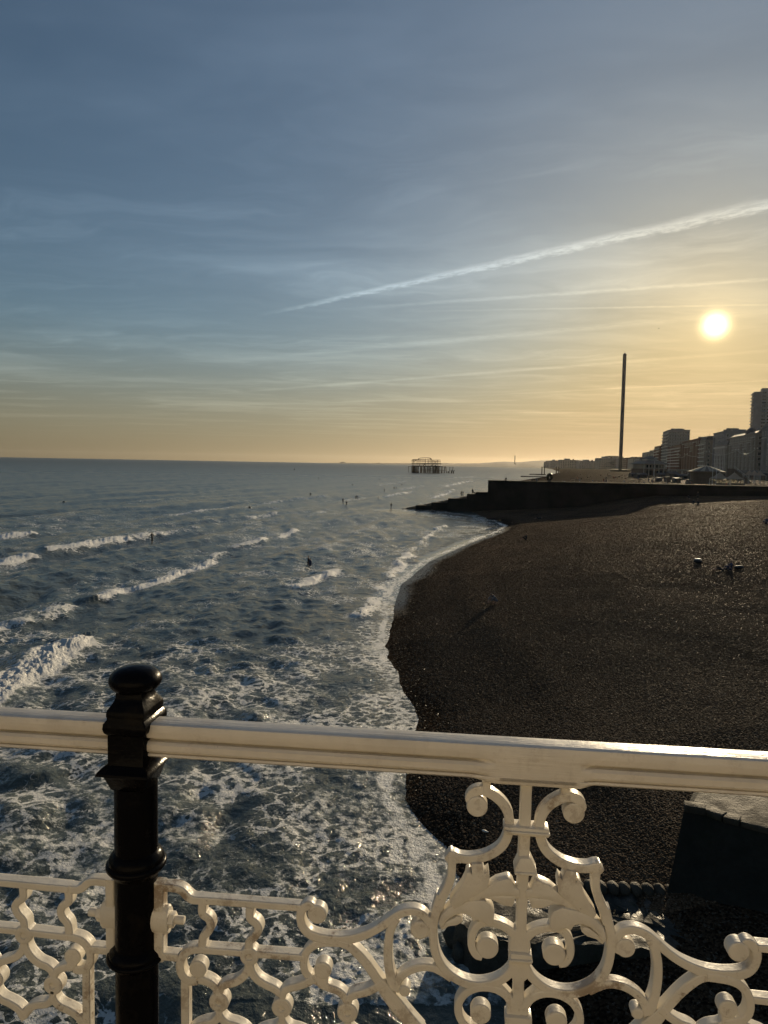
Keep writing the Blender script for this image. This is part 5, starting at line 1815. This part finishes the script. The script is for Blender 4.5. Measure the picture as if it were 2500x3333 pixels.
def tent(px, py, Yd, hw, he, hp, label, sides=True, rz=0.0, grp=None):
    x, y, z = ground(px, py, Yd)
    r = empty('marquee_tent', (x, y, z), rz)
    tag(r, label, 'tent', grp)
    prof = []
    for k in range(7):
        f = k / 6
        prof.append((hw * (1.02 - f) ** 1.0 * (1 - 0.22 * math.sin(math.pi * f)) + 0.04, he + (hp - he) * f))
    MB().loft([[(-q, -q, zz), (q, -q, zz), (q, q, zz), (-q, q, zz)] for q, zz in prof]).build('canopy', M_TENT, r)
    for sx in (-1, 1):
        for sy in (-1, 1):
            MB().tube((sx * hw * .96, sy * hw * .96, 0), (sx * hw * .96, sy * hw * .96, he), .07).build('pole', M_WHITE, r)
    MB().tube((0, 0, hp - .2), (0, 0, hp + .35), .05).build('finial', M_WHITE, r)
    if sides:
        for k in range(4):
            w0 = -hw * .94 + k * hw * .48
            MB().box(w0, w0 + hw * .40, -hw * .97, -hw * .955, 0.9, he - .35).build('side_window', M_PVC, r)
            MB().box(w0, w0 + hw * .40, hw * .955, hw * .97, 0.9, he - .35).build('side_window', M_PVC, r)
        MB().box(-hw * .95, hw * .95, -hw * .985, -hw * .972, 0.0, 0.85).build('side_wall', M_CANVAS, r)
    return r


tent(2341, 1576, 242, 2.35, 2.4, 4.5, 'left of two peaked canvas tents by the groyne wall', grp='peaked tents')
tent(2389, 1577, 242, 2.35, 2.4, 4.5, 'right of two peaked canvas tents by the groyne wall', grp='peaked tents')
for k, (px_i, lab) in enumerate(((2438, 'left of three small white canopies right of the tents'), (2455, 'middle of three small white canopies right of the tents'), (2473, 'right of three small white canopies right of the tents'))):
    tent(px_i, 1560, 285, 1.6, 3.4, 5.2, lab, sides=False, rz=.3, grp='white canopies')

# sloping slide ride
sx_, sy_, sz_ = ground(2402, 1560, 300)
sl = empty('slide_ride', (sx_, sy_, sz_), math.radians(5))
tag(sl, 'dark triangular slide ride with a pale stair rail behind the tents', 'slide')
MB().add([(-4, -1.6, 0), (5.5, -1.6, 0), (-2.8, -1.6, 6.0), (-4, -1.6, 6.0), (-4, 1.6, 0), (5.5, 1.6, 0), (-2.8, 1.6, 6.0), (-4, 1.6, 6.0)], [(0, 1, 2, 3), (7, 6, 5, 4), (0, 4, 5, 1), (1, 5, 6, 2), (2, 6, 7, 3), (3, 7, 4, 0)]).build('ramp', M_CANVAS, sl)
for k in range(12):
    f = k / 11
    MB().tube((-2.8 + 8.3 * f, -1.75, 6.1 - 6.0 * f), (-2.8 + 8.3 * f, -1.75, 6.9 - 6.0 * f), .04, n=5).build('baluster', M_WHITE, sl)
MB().tube((-2.8, -1.75, 6.95), (5.5, -1.75, .95), .06, n=6).build('handrail', M_WHITE, sl)

# kiosk huts in a row on the beach edge
M_HUT = simple_mat('dark_hut_board', (0.05, 0.048, 0.045), 0.7, 0.2, 0.5)
hut_labels = ['smallest far kiosk hut with a pale roof, left of the row', 'second kiosk hut from the left, arched dark front', 'third kiosk hut from the left with a flat roof', 'rightmost and tallest dark kiosk hut beside the carousel']
for k, (px_i, py_i, Yd, w_, h_) in enumerate(((2145, 1556, 345, 1.1, 1.8), (2172, 1560, 320, 1.05, 2.2), (2202, 1564, 300, 1.2, 2.0), (2244, 1572, 262, 1.0, 2.1))):
    x, y, z = ground(px_i, py_i, Yd)
    z = float(land_height(x, y))
    hu = empty('kiosk_hut', (x, y, z - .05), math.radians(12))
    tag(hu, hut_labels[k], 'kiosk', 'kiosk huts on the beach edge')
    MB().box(-w_, w_, -w_, w_, 0, h_).build('walls', M_HUT, hu)
    MB().box(-w_ - .12, w_ + .12, -w_ - .12, w_ + .12, h_ + .003, h_ + .16).build('roof', M_WHITE if k % 2 == 0 else M_SLATE, hu)
    MB().box(-w_ * .5, w_ * .5, -w_ - .03, -w_ + .05, 0.05, h_ * .8).build('door', M_ARCH, hu)
    MB().box(-w_ - .05, -w_ + .02, -.4, .4, 1.0, 1.6).build('hatch', M_GREYST, hu)

cab_l = ['leftmost', 'second from the left', 'third from the left', 'fourth from the left', 'fifth from the left', 'rightmost']
for k, (px_i, Yd, w_, h_) in enumerate(((2062, 470, 2.6, 3.0), (2085, 440, 3.2, 3.4), (2156, 420, 3.4, 3.6), (2186, 400, 2.8, 4.6), (2216, 380, 3.0, 3.2), (2262, 360, 2.6, 3.8))):
    x, y, z = ground(px_i, 1560, Yd)
    cb = empty('beach_cabin', (x, y, float(land_height(x, y)) - .1), math.radians(14))
    tag(cb, cab_l[k] + ' of the dark pitched roof cabins along the back of the beach', 'cabin', 'cabins behind the beach')
    MB().box(-w_, w_, -2, 2, 0, h_ * .7).build('walls', M_HUT, cb)
    MB().loft([[(-w_ - .3, -2.3, h_ * .7 + .003), (w_ + .3, -2.3, h_ * .7 + .003), (w_ + .3, 2.3, h_ * .7 + .003), (-w_ - .3, 2.3, h_ * .7 + .003)], [(-w_ - .3, -.1, h_), (w_ + .3, -.1, h_), (w_ + .3, .1, h_), (-w_ - .3, .1, h_)]]).build('roof', M_SLATE, cb)
    MB().box(-w_ * .5, -w_ * .2, -2.05, -1.95, 0.05, 2.0).build('door', M_ARCH, cb)
    MB().box(w_ * .1, w_ * .7, -2.05, -1.95, 0.9, 1.8).build('window', M_GLASS, cb)

# lamp posts in pairs of globes along the upper road, strung with a festoon cable
M_GLOBE = simple_mat('lamp_globe', (0.8, 0.78, 0.72), 0.12, 0.02, 1.0)
M_POST = simple_mat('lamp_post_paint', (0.10, 0.11, 0.10), 0.5, 0.1, 1.0)
lamps = [(2209, 1482, 640), (2233, 1477.5, 560), (2304, 1469, 430), (2399, 1464, 375), (2461, 1459, 340)]
lamp_names = ['farthest', 'second farthest', 'middle', 'second nearest', 'nearest']
lp_pts = []
for k, (px_i, py_i, Yd) in enumerate(lamps):
    q = atY(px_i, py_i, Yd)
    zb = ROAD_Z if Yd > 500 else 6.5
    lp = empty('street_lamp', (float(q[0]), float(q[1]), zb), TOWN_RZ)
    tag(lp, lamp_names[k] + ' of the twin globe street lamps along the seafront', 'street lamp', 'twin globe lamps')
    h = float(q[2]) - zb
    s_ = Yd / 560.0
    MB().lathe([(.16, 0), (.14, 1.0), (.09, 1.2), (.07, h - .4)], 10).build('post', M_POST, lp)
    MB().tube((-.9 * s_, -.9 * s_, h - .4), (.9 * s_, .9 * s_, h - .4), .05).build('cross_arm', M_POST, lp)
    for sg in (-1, 1):
        MB().lathe([(.03, -.30), (.22, -.24), (.30, 0), (.24, .2), (.05, .30)], 14, (sg * .9 * s_, sg * .9 * s_, h)).build('globe', M_GLOBE, lp, smooth=60)
    lp_pts.append((float(q[0]), float(q[1]), float(q[2]) - .3))
pts = []
for a, b_ in zip(lp_pts[:-1], lp_pts[1:]):
    for k in range(10):
        f = k / 10
        pts.append((a[0] + (b_[0] - a[0]) * f, a[1] + (b_[1] - a[1]) * f, a[2] + (b_[2] - a[2]) * f - 2.2 * 4 * f * (1 - f)))
pts.append(lp_pts[-1])
fe = MB().path(pts, 0.07, 5).build('festoon_cable', M_WHITE)
tag(fe, 'pale festoon cable swagged between the seafront lamps', 'cable')

# flagpoles
for px_i, py0, py1, Yd, lab in ((2129, 1550, 1495, 330, 'slim pale pole in front of the pavilion'), (2181, 1512, 1458, 600, 'tall white pole standing left of the brick hotel'), (2318, 1575, 1526, 240, 'left white pole beside the peaked tents'), (2331, 1560, 1526, 240, 'right white pole beside the peaked tents')):
    x, y, z = ground(px_i, py0, Yd)
    zt_ = float(atY(px_i, py1, Yd)[2])
    zb = 6.3 if Yd < 500 else ROAD_Z
    fp = empty('flag_pole', (x, y, zb))
    tag(fp, lab, 'pole')
    MB().tube((0, 0, 0), (0, 0, zt_ - zb), .10, .07).build('shaft', M_WHITE, fp)
    MB().lathe([(.02, zt_ - zb), (.2, zt_ - zb + .1), (.2, zt_ - zb + .3), (.02, zt_ - zb + .4)], 8).build('finial', M_WHITE, fp)

# parked cars along the upper road
def car_tree():
    r = empty('parked_car')
    body = MB()
    prof = [(-2.1, .35), (-2.15, .75), (-1.95, .95), (-1.3, 1.0), (-.75, 1.42), (.75, 1.45), (1.45, 1.02), (2.05, .92), (2.15, .6), (2.1, .35)]
    body.loft([[(x, y * w_, z) for x, z in prof] for y, w_ in ((-1, .86), (-1, .82), (1, .82), (1, .86))])
    M_ = simple_mat('car_paint', (0.12, 0.13, 0.15), 0.2, 0.05, 1.0)
    body.build('body', M_, r, smooth=30)
    MB().box(-1.0, 1.15, -.87, .87, 1.03, 1.34).build('window_band', M_GLASS, r)
    wl = MB()
    n = 14
    wl.loft([[(.32 * math.cos(2 * math.pi * j / n), yy, .32 + .32 * math.sin(2 * math.pi * j / n)) for j in range(n)] for yy in (-.1, .1)])
    wm_ = wl.mesh('wheel')
    for sx in (-1.3, 1.35):
        for sy in (-.84, .84):
            link_mesh('wheel', wm_, M_SLATE, r, loc=(sx, sy, 0))
    return r


def copy_tree(o, parent=None):
    c = o.copy()
    COL.objects.link(c)
    c.parent = parent
    for ch in o.children:
        copy_tree(ch, c)
    return c


car0 = car_tree()
for k in range(14):
    c = car0 if k == 0 else copy_tree(car0)
    uu = -170 + 9.5 * k
    q = front(uu, -17)
    c.location = (float(q[0]), float(q[1]), ROAD_Z)
    c.rotation_euler = (0, 0, TOWN_RZ)
    tag(c, ('nearest', 'second', 'third', 'fourth', 'fifth', 'sixth', 'seventh', 'eighth', 'ninth', 'tenth', 'eleventh', 'twelfth', 'thirteenth', 'farthest')[k] + ' dark car, counted from the near end, in the line along the seafront road', 'car', 'cars parked along the seafront')
# ------------------------------------------------------------------ people
M_SKIN = simple_mat('skin', (0.36, 0.22, 0.15), 0.55, 0.08, 5.0)
M_HAIR = simple_mat('dark_hair', (0.03, 0.02, 0.015), 0.6, 0.1, 5.0)
CLOTH = {k: simple_mat('cloth_' + k, c, 0.8, 0.1, 4.0) for k, c in (('navy', (0.03, 0.04, 0.09)), ('black', (0.02, 0.02, 0.022)), ('white', (0.6, 0.6, 0.6)), ('grey', (0.16, 0.16, 0.17)), ('red', (0.25, 0.05, 0.04)), ('blue', (0.10, 0.16, 0.30)))}


def person_mesh(name, J, top_z=None):
    """one continuous body grown over a posed skeleton; J gives joint positions"""
    names = list(J.keys())
    idx = {n_: i for i, n_ in enumerate(names)}
    E_ = [('pelvis', 'waist'), ('waist', 'chest'), ('chest', 'neck'), ('neck', 'chin'), ('chin', 'head')]
    for s_ in ('l', 'r'):
        E_ += [('chest', s_ + 'sh'), (s_ + 'sh', s_ + 'el'), (s_ + 'el', s_ + 'wr'), (s_ + 'wr', s_ + 'hand'), ('pelvis', s_ + 'hip'), (s_ + 'hip', s_ + 'kn'), (s_ + 'kn', s_ + 'an'), (s_ + 'an', s_ + 'toe')]
    rad = dict(pelvis=(.155, .12), waist=(.135, .10), chest=(.165, .115), neck=(.055, .055), chin=(.075, .08), head=(.088, .10), sh=(.065, .065), el=(.045, .045), wr=(.032, .032), hand=(.04, .028), hip=(.095, .095), kn=(.062, .062), an=(.042, .042), toe=(.045, .035))
    me = bpy.data.meshes.new(name)
    me.from_pydata([J[n_] for n_ in names], [(idx[a], idx[b_]) for a, b_ in E_], [])
    o = bpy.data.objects.new(name, me)
    COL.objects.link(o)
    sk = o.modifiers.new('skin', 'SKIN')
    for i, n_ in enumerate(names):
        key = n_ if n_ in rad else n_[1:]
        me.skin_vertices[0].data[i].radius = rad[key]
        me.skin_vertices[0].data[i].use_root = (n_ == 'pelvis')
    sk.use_smooth_shade = True
    sb = o.modifiers.new('sub', 'SUBSURF')
    sb.levels = sb.render_levels = 1
    dg = bpy.context.evaluated_depsgraph_get()
    dg.update()
    out = bpy.data.meshes.new_from_object(o.evaluated_get(dg))
    bpy.data.objects.remove(o, do_unlink=True)
    out.name = name
    out.materials.clear()
    for _ in range(3):
        out.materials.append(None)
    hd = np.array(J['head'])
    nk = np.array(J['neck'])
    up = (hd - nk) / np.linalg.norm(hd - nk)
    pel = np.array(J['pelvis'])
    che = np.array(J['chest'])
    seg = [(pel, che), (pel, np.array(J['lkn'])), (pel, np.array(J['rkn'])), (che, np.array(J['lel'])), (che, np.array(J['rel']))]
    for p in out.polygons:
        c = np.array(p.center)
        p.use_smooth = True
        h = np.dot(c - nk, up)
        if np.linalg.norm(c - hd) < .24 and h > .10 and (np.dot(c - hd, up) > .02 or c[1] < hd[1] - .03):
            p.material_index = 2
        elif h < 0.02 or np.linalg.norm(c - hd) > .3:
            best = min(np.linalg.norm(c - (a + (b_ - a) * min(1, max(0, np.dot(c - a, b_ - a) / np.dot(b_ - a, b_ - a))))) for a, b_ in seg)
            p.material_index = 1 if best < .17 else 0
    return out


def pose(pel=(0, 0, .95), lean=0.0, lk=None, rk=None, la=None, ra=None, lel=None, rel=None, lw=None, rw_=None, headf=0.0):
    """facing +y. knees, ankles, elbows and wrists are given in metres"""
    p = np.array(pel, float)
    fw = np.array([0, math.sin(lean), math.cos(lean)])
    J = {'pelvis': p, 'waist': p + fw * .18, 'chest': p + fw * .42}
    J['neck'] = J['chest'] + fw * .14
    hf = np.array([0, math.sin(lean * .5 + headf), math.cos(lean * .5 + headf)])
    J['chin'] = J['neck'] + hf * .10 + np.array([0, .02, 0])
    J['head'] = J['neck'] + hf * .22
    for s_, k, a, e, w_, sg in (('l', lk, la, lel, lw, -1), ('r', rk, ra, rel, rw_, 1)):
        J[s_ + 'sh'] = J['chest'] + np.array([sg * .19, 0, .03])
        J[s_ + 'el'] = np.array(e, float) if e is not None else J[s_ + 'sh'] + np.array([sg * .06, -.02, -.29])
        J[s_ + 'wr'] = np.array(w_, float) if w_ is not None else J[s_ + 'el'] + np.array([sg * .01, .08, -.24])
        dv = J[s_ + 'wr'] - J[s_ + 'el']
        J[s_ + 'hand'] = J[s_ + 'wr'] + dv / np.linalg.norm(dv) * .12
        J[s_ + 'hip'] = p + np.array([sg * .10, 0, -.06])
        J[s_ + 'kn'] = np.array(k, float) if k is not None else p + np.array([sg * .11, .02, -.48])
        J[s_ + 'an'] = np.array(a, float) if a is not None else J[s_ + 'kn'] + np.array([0, -.03, -.40])
        J[s_ + 'toe'] = J[s_ + 'an'] + np.array([0, .17, -.045])
    return {k: tuple(v) for k, v in J.items()}


PM = {
    'stand': person_mesh('body_standing', pose()),
    'walk': person_mesh('body_walking', pose(pel=(0, 0, .93), lean=.06, lk=(-.11, .20, .50), la=(-.11, .12, .09), rk=(.11, -.06, .50), ra=(.11, -.34, .14), lel=(-.27, -.12, 1.16), lw=(-.28, -.10, .92), rel=(.27, .10, 1.16), rw_=(.28, .26, .96))),
    'wade': person_mesh('body_wading', pose(pel=(0, 0, .95), lean=.08, lel=(-.40, .02, 1.20), lw=(-.52, .14, 1.06), rel=(.40, .02, 1.20), rw_=(.52, .12, 1.06))),
    'sit': person_mesh('body_sitting', pose(pel=(0, 0, .13), lean=-.12, lk=(-.12, .40, .42), la=(-.12, .66, .08), rk=(.13, .42, .40), ra=(.13, .68, .08), lel=(-.26, .10, .48), lw=(-.16, .32, .46), rel=(.26, .10, .48), rw_=(.16, .32, .46))),
    'crouch': person_mesh('body_crouching', pose(pel=(0, 0, .30), lean=.75, lk=(-.16, .36, .48), la=(-.14, .05, .09), rk=(.16, .36, .48), ra=(.14, .05, .09), lel=(-.22, .52, .44), lw=(-.08, .66, .22), rel=(.22, .52, .44), rw_=(.10, .68, .20), headf=.5)),
    'lie': person_mesh('body_lying', pose(pel=(0, 0, .14), lean=-1.40, lk=(-.12, .46, .20), la=(-.12, .88, .09), rk=(.12, .40, .36), ra=(.12, .68, .09), lel=(-.34, -.28, .10), lw=(-.30, -.52, .10), rel=(.34, -.22, .10), rw_=(.36, .02, .08))),
}
_nperson = [0]


def person(kind, loc, rz, cloth, label, group=None, sc=1.0, name='person'):
    o = bpy.data.objects.new(name, PM[kind])
    COL.objects.link(o)
    o.location = tuple(float(q) for q in loc)
    o.rotation_euler = (0, 0, rz)
    o.scale = (sc, sc, sc)
    for i, m_ in enumerate((M_SKIN, CLOTH[cloth], M_HAIR)):
        o.material_slots[i].link = 'OBJECT'
        o.material_slots[i].material = m_
    return tag(o, label, 'person', group)


# bathers: (px, py at the water line, depth of water, pose, facing, cloth, label)
bath = [(495.5, 1755, .62, 'wade', 1.2, 'black', 'person wading alone with arms out beside a line of white surf'),
        (1004, 1834, .80, 'stand', 2.0, 'black', 'left of two people standing close together waist deep in the near surf'),
        (1010, 1837, .95, 'stand', 2.2, 'navy', 'right of two people standing close together waist deep in the near surf'),
        (1116.5, 1636, .35, 'stand', .5, 'navy', 'taller of two bathers standing in the shallows out from the groyne tip'),
        (1128, 1643, .6, 'wade', .9, 'black', 'lower bather just right of the taller one in the shallows'),
        (1010.5, 1612, .75, 'wade', .2, 'black', 'lone bather chest deep farther out behind a smooth swell'),
        (1159, 1621, .7, 'stand', .7, 'black', 'left of two bathers together in the white line of surf'),
        (1165, 1621, .75, 'wade', 2.0, 'navy', 'right of two bathers together in the white line of surf'),
        (1251, 1598, .5, 'stand', 1.1, 'black', 'bather standing in the shallows beyond the groyne tip'),
        (1231, 1627, .5, 'stand', 1.4, 'grey', 'bather standing just left of the groyne tip'),
        (1308, 1580, .7, 'wade', .3, 'black', 'distant bather in the bright water right of the others'),
        (1283, 1590, .8, 'wade', .3, 'black', 'distant bather low in the water beyond the groyne'),
        (1291, 1590, .8, 'wade', 1.3, 'navy', 'distant bather next to the low one beyond the groyne')]
for px_i, py_i, dep, kd, rz, cl, lab in bath:
    q = atz(px_i, py_i, 0.05)
    person(kd, (q[0], q[1], 0.05 - dep), rz, cl, lab, 'bathers in the sea')
q = atz(1273, 1655, 0.0)
person('walk', (q[0], q[1], -0.15), -.9, 'black', 'person leaning as they walk out of the water at the groyne tip', 'bathers in the sea')
for px_i, py_i, lab in ((1037, 1557, 'head of a far swimmer on the left'), (1114.6, 1554, 'head of a far swimmer nearest the middle'), (1236, 1562, 'head of a far swimmer on the right')):
    q = atz(px_i, py_i, 0.0)
    person('wade', (q[0], q[1], -1.05), 0.4, 'black', lab, 'far swimmers', sc=1.05)

# on the beach
land = [(1614.5, 1966, 'crouch', math.radians(120), 'grey', 'person in grey clothes crouching alone in the middle of the beach'),
        (1712, 1758, 'sit', math.radians(95), 'black', 'person sitting near the tip of the shallow tongue of water'),
        (1754, 1689, 'lie', math.radians(95), 'black', 'person lying flat in the shadow of the groyne'),
        (2352, 1858, 'lie', math.radians(80), 'black', 'person lying back on the shingle beside a seated friend'),
        (2377, 1856, 'sit', math.radians(100), 'navy', 'person seated beside the reclining friend on the right of the beach'),
        (2257, 1640, 'sit', math.radians(150), 'black', 'left of two people seated on the sunlit hump'),
        (2271, 1643, 'sit', math.radians(170), 'black', 'right of two people seated on the sunlit hump'),
        (2246, 1624, 'crouch', math.radians(90), 'black', 'left of two people in the wall shadow behind the hump'),
        (2271, 1625, 'stand', math.radians(200), 'black', 'right of two people in the wall shadow behind the hump'),
        (2494, 1705, 'sit', math.radians(120), 'navy', 'person seated at the right edge of the picture')]
for px_i, py_i, kd, rz, cl, lab in land:
    q = on_land(px_i, py_i)
    person(kd, q, rz, cl, lab, sc=0.86 if px_i in (2352, 2377) else 1.0)
# on the groyne ramp and wall
for px_i, kd, rz, cl, lab in ((1496.5, 'stand', 1.0, 'black', 'left of two people standing on the groyne ramp'), (1502.5, 'walk', 1.6, 'navy', 'right of two people standing on the groyne ramp'), (1534, 'stand', .5, 'black', 'standing person higher up the groyne ramp'), (1543, 'crouch', 1.2, 'black', 'crouching person higher up the groyne ramp')):
    xl = gx(px_i)
    f = (xl - .5) / (xr - .5)
    yl = 5.5
    rz0 = groyne.rotation_euler[2]
    X_ = groyne.location[0] + xl * math.cos(rz0) - yl * math.sin(rz0)
    Y_ = groyne.location[1] + xl * math.sin(rz0) + yl * math.cos(rz0)
    zr = .25 + (zt_r - .25) * f if 'zt_r' in globals() else 0
    person(kd, (X_, Y_, zr), rz, cl, lab)
for px_i, kd, rz, cl, lab in ((1645.5, 'sit', 2.6, 'black', 'hunched person sitting near the left end of the groyne wall'), (1733, 'sit', 1.3, 'black', 'person sitting on the groyne wall left of a standing one'), (1746.7, 'sit', .4, 'grey', 'person sitting on the groyne wall nearer the ring sculpture'),
                              (1822, 'stand', .4, 'black', 'first small figure right of the ring sculpture'), (1843, 'sit', 2.0, 'navy', 'second small figure right of the ring sculpture')):
    xl = gx(px_i)
    rz0 = groyne.rotation_euler[2]
    yl = 1.4 if px_i < 1800 else 6.0
    X_ = groyne.location[0] + xl * math.cos(rz0) - yl * math.sin(rz0)
    Y_ = groyne.location[1] + xl * math.sin(rz0) + yl * math.cos(rz0)
    person(kd, (X_, Y_, wz if px_i < 1800 else float(land_height(X_, Y_))), rz, cl, lab)
# crowd on the far beach
rc = random.Random(5)
cl_k = ['navy', 'black', 'black', 'grey', 'red', 'blue']
n_far = 0
while n_far < 85:
    px_i = rc.uniform(1830, 2130)
    Yd = rc.uniform(215, 560)
    d = ray(px_i, 1550)
    X_ = d[0] / d[1] * Yd
    dist = float(poly_dist(np.array([X_]), np.array([Yd]), SH_ALL)[0][0])
    if X_ < float(shore_x(Yd)) + 3 or dist > 75:
        continue
    zz = 6.6 * (1 - math.exp(-dist / 30.0)) + .12
    kd = rc.choice(['sit', 'sit', 'sit', 'lie', 'lie', 'stand', 'walk', 'crouch'])
    person(kd, (X_, Yd, zz), rc.uniform(0, 6.28), rc.choice(cl_k), 'tiny beachgoer among the scattered crowd on the shingle beyond the groyne', 'crowd on the far beach')
    n_far += 1
# crowd and standing figures on the lower promenade
for k in range(40):
    px_i = rc.uniform(2120, 2490)
    Yd = rc.uniform(205, 300)
    d = ray(px_i, 1570)
    X_ = d[0] / d[1] * Yd
    person(rc.choice(['stand', 'walk', 'sit']), (X_, Yd, float(land_height(X_, Yd)) - .02), rc.uniform(0, 6.28), rc.choice(cl_k), 'small figure on the promenade behind the groyne wall near the tents', 'promenade crowd')

# ------------------------------------------------------------------ small things
M_BAG = simple_mat('black_bag', (0.02, 0.02, 0.022), 0.6, 0.2, 4.0)


def blob(n_u=10, n_v=7, sx=.3, sy=.2, sz=.16, p=0.7):
    mb = MB()
    prof = []
    rings = []
    for k in range(n_v):
        a = math.pi * (k + .15) / (n_v - .7) if k < n_v - 1 else math.pi * .98
        r, z = math.sin(a) ** p, -math.cos(a)
        rings.append([(sx * r * math.cos(2 * math.pi * j / n_u), sy * r * math.sin(2 * math.pi * j / n_u), sz * (z + 1)) for j in range(n_u)])
    mb.loft(rings)
    return mb


q = on_land(2405, 1853)
bag = empty('beach_bag', tuple(q), .3)
tag(bag, 'black holdall lying right of the seated pair on the beach', 'bag')
blob(12, 8, .48, .22, .16).build('body', M_BAG, bag, smooth=60)
MB().path([(-.2, -.05, .30), (-.15, -.05, .40), (.15, -.05, .40), (.2, -.05, .30)], .015, 6).build('strap', M_BAG, bag)
q = on_land(2271, 1834)
bg2 = empty('beach_bag', tuple(q), -.2)
tag(bg2, 'dark bag with a pale towel on top, left of the seated pair', 'bag')
blob(12, 8, .36, .26, .17).build('body', M_BAG, bg2, smooth=60)
blob(12, 6, .33, .22, .07).build('towel', M_WHITE, bg2, smooth=60, loc=(0, 0.03, .29))
q = on_land(1577, 2712)
lit = empty('litter_scrap', tuple(q + np.array([0, 0, .03])), -0.6)
tag(lit, 'pale crumpled scrap of litter on the wet shingle behind the ornament', 'litter')
blob(8, 6, .10, .045, .03).build('wrapper', M_WHITE, lit, smooth=40)
MB().box(.06, .13, -.02, .02, .02, .05).build('torn_end', M_WHITE, lit, bevel=.006)

M_BUOY = simple_mat('buoy_paint', (0.04, 0.05, 0.04), 0.5, 0.2, 3.0)
for px_i, py_i, r, lab in ((208, 1638, .48, 'dark round mooring buoy alone on the left of the sea'), (812.6, 1656, .50, 'dark round mooring buoy in front of a long smooth breaker'), (1147, 1580, .55, 'dark round buoy farther out, between the swimmers'), (958, 1530, .9, 'tall pointed buoy far out near the horizon')):
    q = atz(px_i, py_i, 0.0)
    bu = empty('mooring_buoy', (float(q[0]), float(q[1]), 0.0))
    tag(bu, lab, 'buoy', 'buoys')
    if 'pointed' in lab:
        MB().lathe([(.8, -.5), (.9, 0), (.9, .7), (.3, 1.0), (.18, 3.0), (.3, 3.05), (.05, 3.6)], 14).build('body', M_BUOY, bu, smooth=40)
    else:
        MB().lathe([(.05, -r * .7), (r * .8, -r * .4), (r, r * .15), (r * .85, r * .7), (r * .45, r * 1.05), (.05, r * 1.12)], 18).build('body', M_BUOY, bu, smooth=60)
    top = 3.6 if 'pointed' in lab else r * 1.1
    MB().lathe([(.03, top - .05), (.09, top), (.09, top + .10), (.03, top + .14)], 8).build('lifting_eye', M_BUOY, bu)

# gull
M_GULL = simple_mat('gull_feathers', (0.10, 0.09, 0.08), 0.7, 0.1, 4.0)
q = atY(2145, 1069, 330)
gu = empty('gull', tuple(float(v) for v in q), .5)
tag(gu, 'gull gliding in the sky left of the sun', 'bird')
MB().loft([[(r * math.cos(a), y, r * math.sin(a)) for a in [2 * math.pi * j / 8 for j in range(8)]] for y, r in ((-.30, .02), (-.2, .06), (0, .10), (.2, .08), (.30, .05), (.38, .02))]).build('body', M_GULL, gu, smooth=60)
for sg in (-1, 1):
    MB().add([(sg * .05, .12, .03), (sg * .35, .16, .14), (sg * .72, -.02, .10), (sg * .38, -.02, .12), (sg * .05, -.10, .02), (sg * .05, .12, .0), (sg * .35, .16, .11), (sg * .72, -.02, .085), (sg * .38, -.02, .09), (sg * .05, -.10, -.01)],
             [(0, 1, 3, 4), (1, 2, 3), (9, 8, 6, 5), (8, 7, 6), (0, 5, 6, 1), (1, 6, 7, 2), (2, 7, 8, 3), (3, 8, 9, 4), (4, 9, 5, 0)]).build('wing', M_GULL, gu)

# ------------------------------------------------------------------ air
m_ = bpy.data.materials.new('sea_air')
m_.use_nodes = True
t = NT(m_.node_tree)
for n_ in list(t.n):
    if n_.type != 'OUTPUT_MATERIAL':
        t.n.remove(n_)
vp = t.node('ShaderNodeVolumePrincipled')
vp.inputs['Color'].default_value = (1.0, 0.92, 0.80, 1)
vp.inputs['Density'].default_value = 0.75e-5
vp.inputs['Anisotropy'].default_value = 0.65
t.l.new(vp.outputs[0], t.n['Material Output'].inputs['Volume'])
USE_HAZE = True
if USE_HAZE:
    hz = MB().box(-27000, 27000, -300, 27000, -14, 260).build('haze', m_)
    tag(hz, 'thin warm sea haze over the coast', 'haze', kind='stuff')
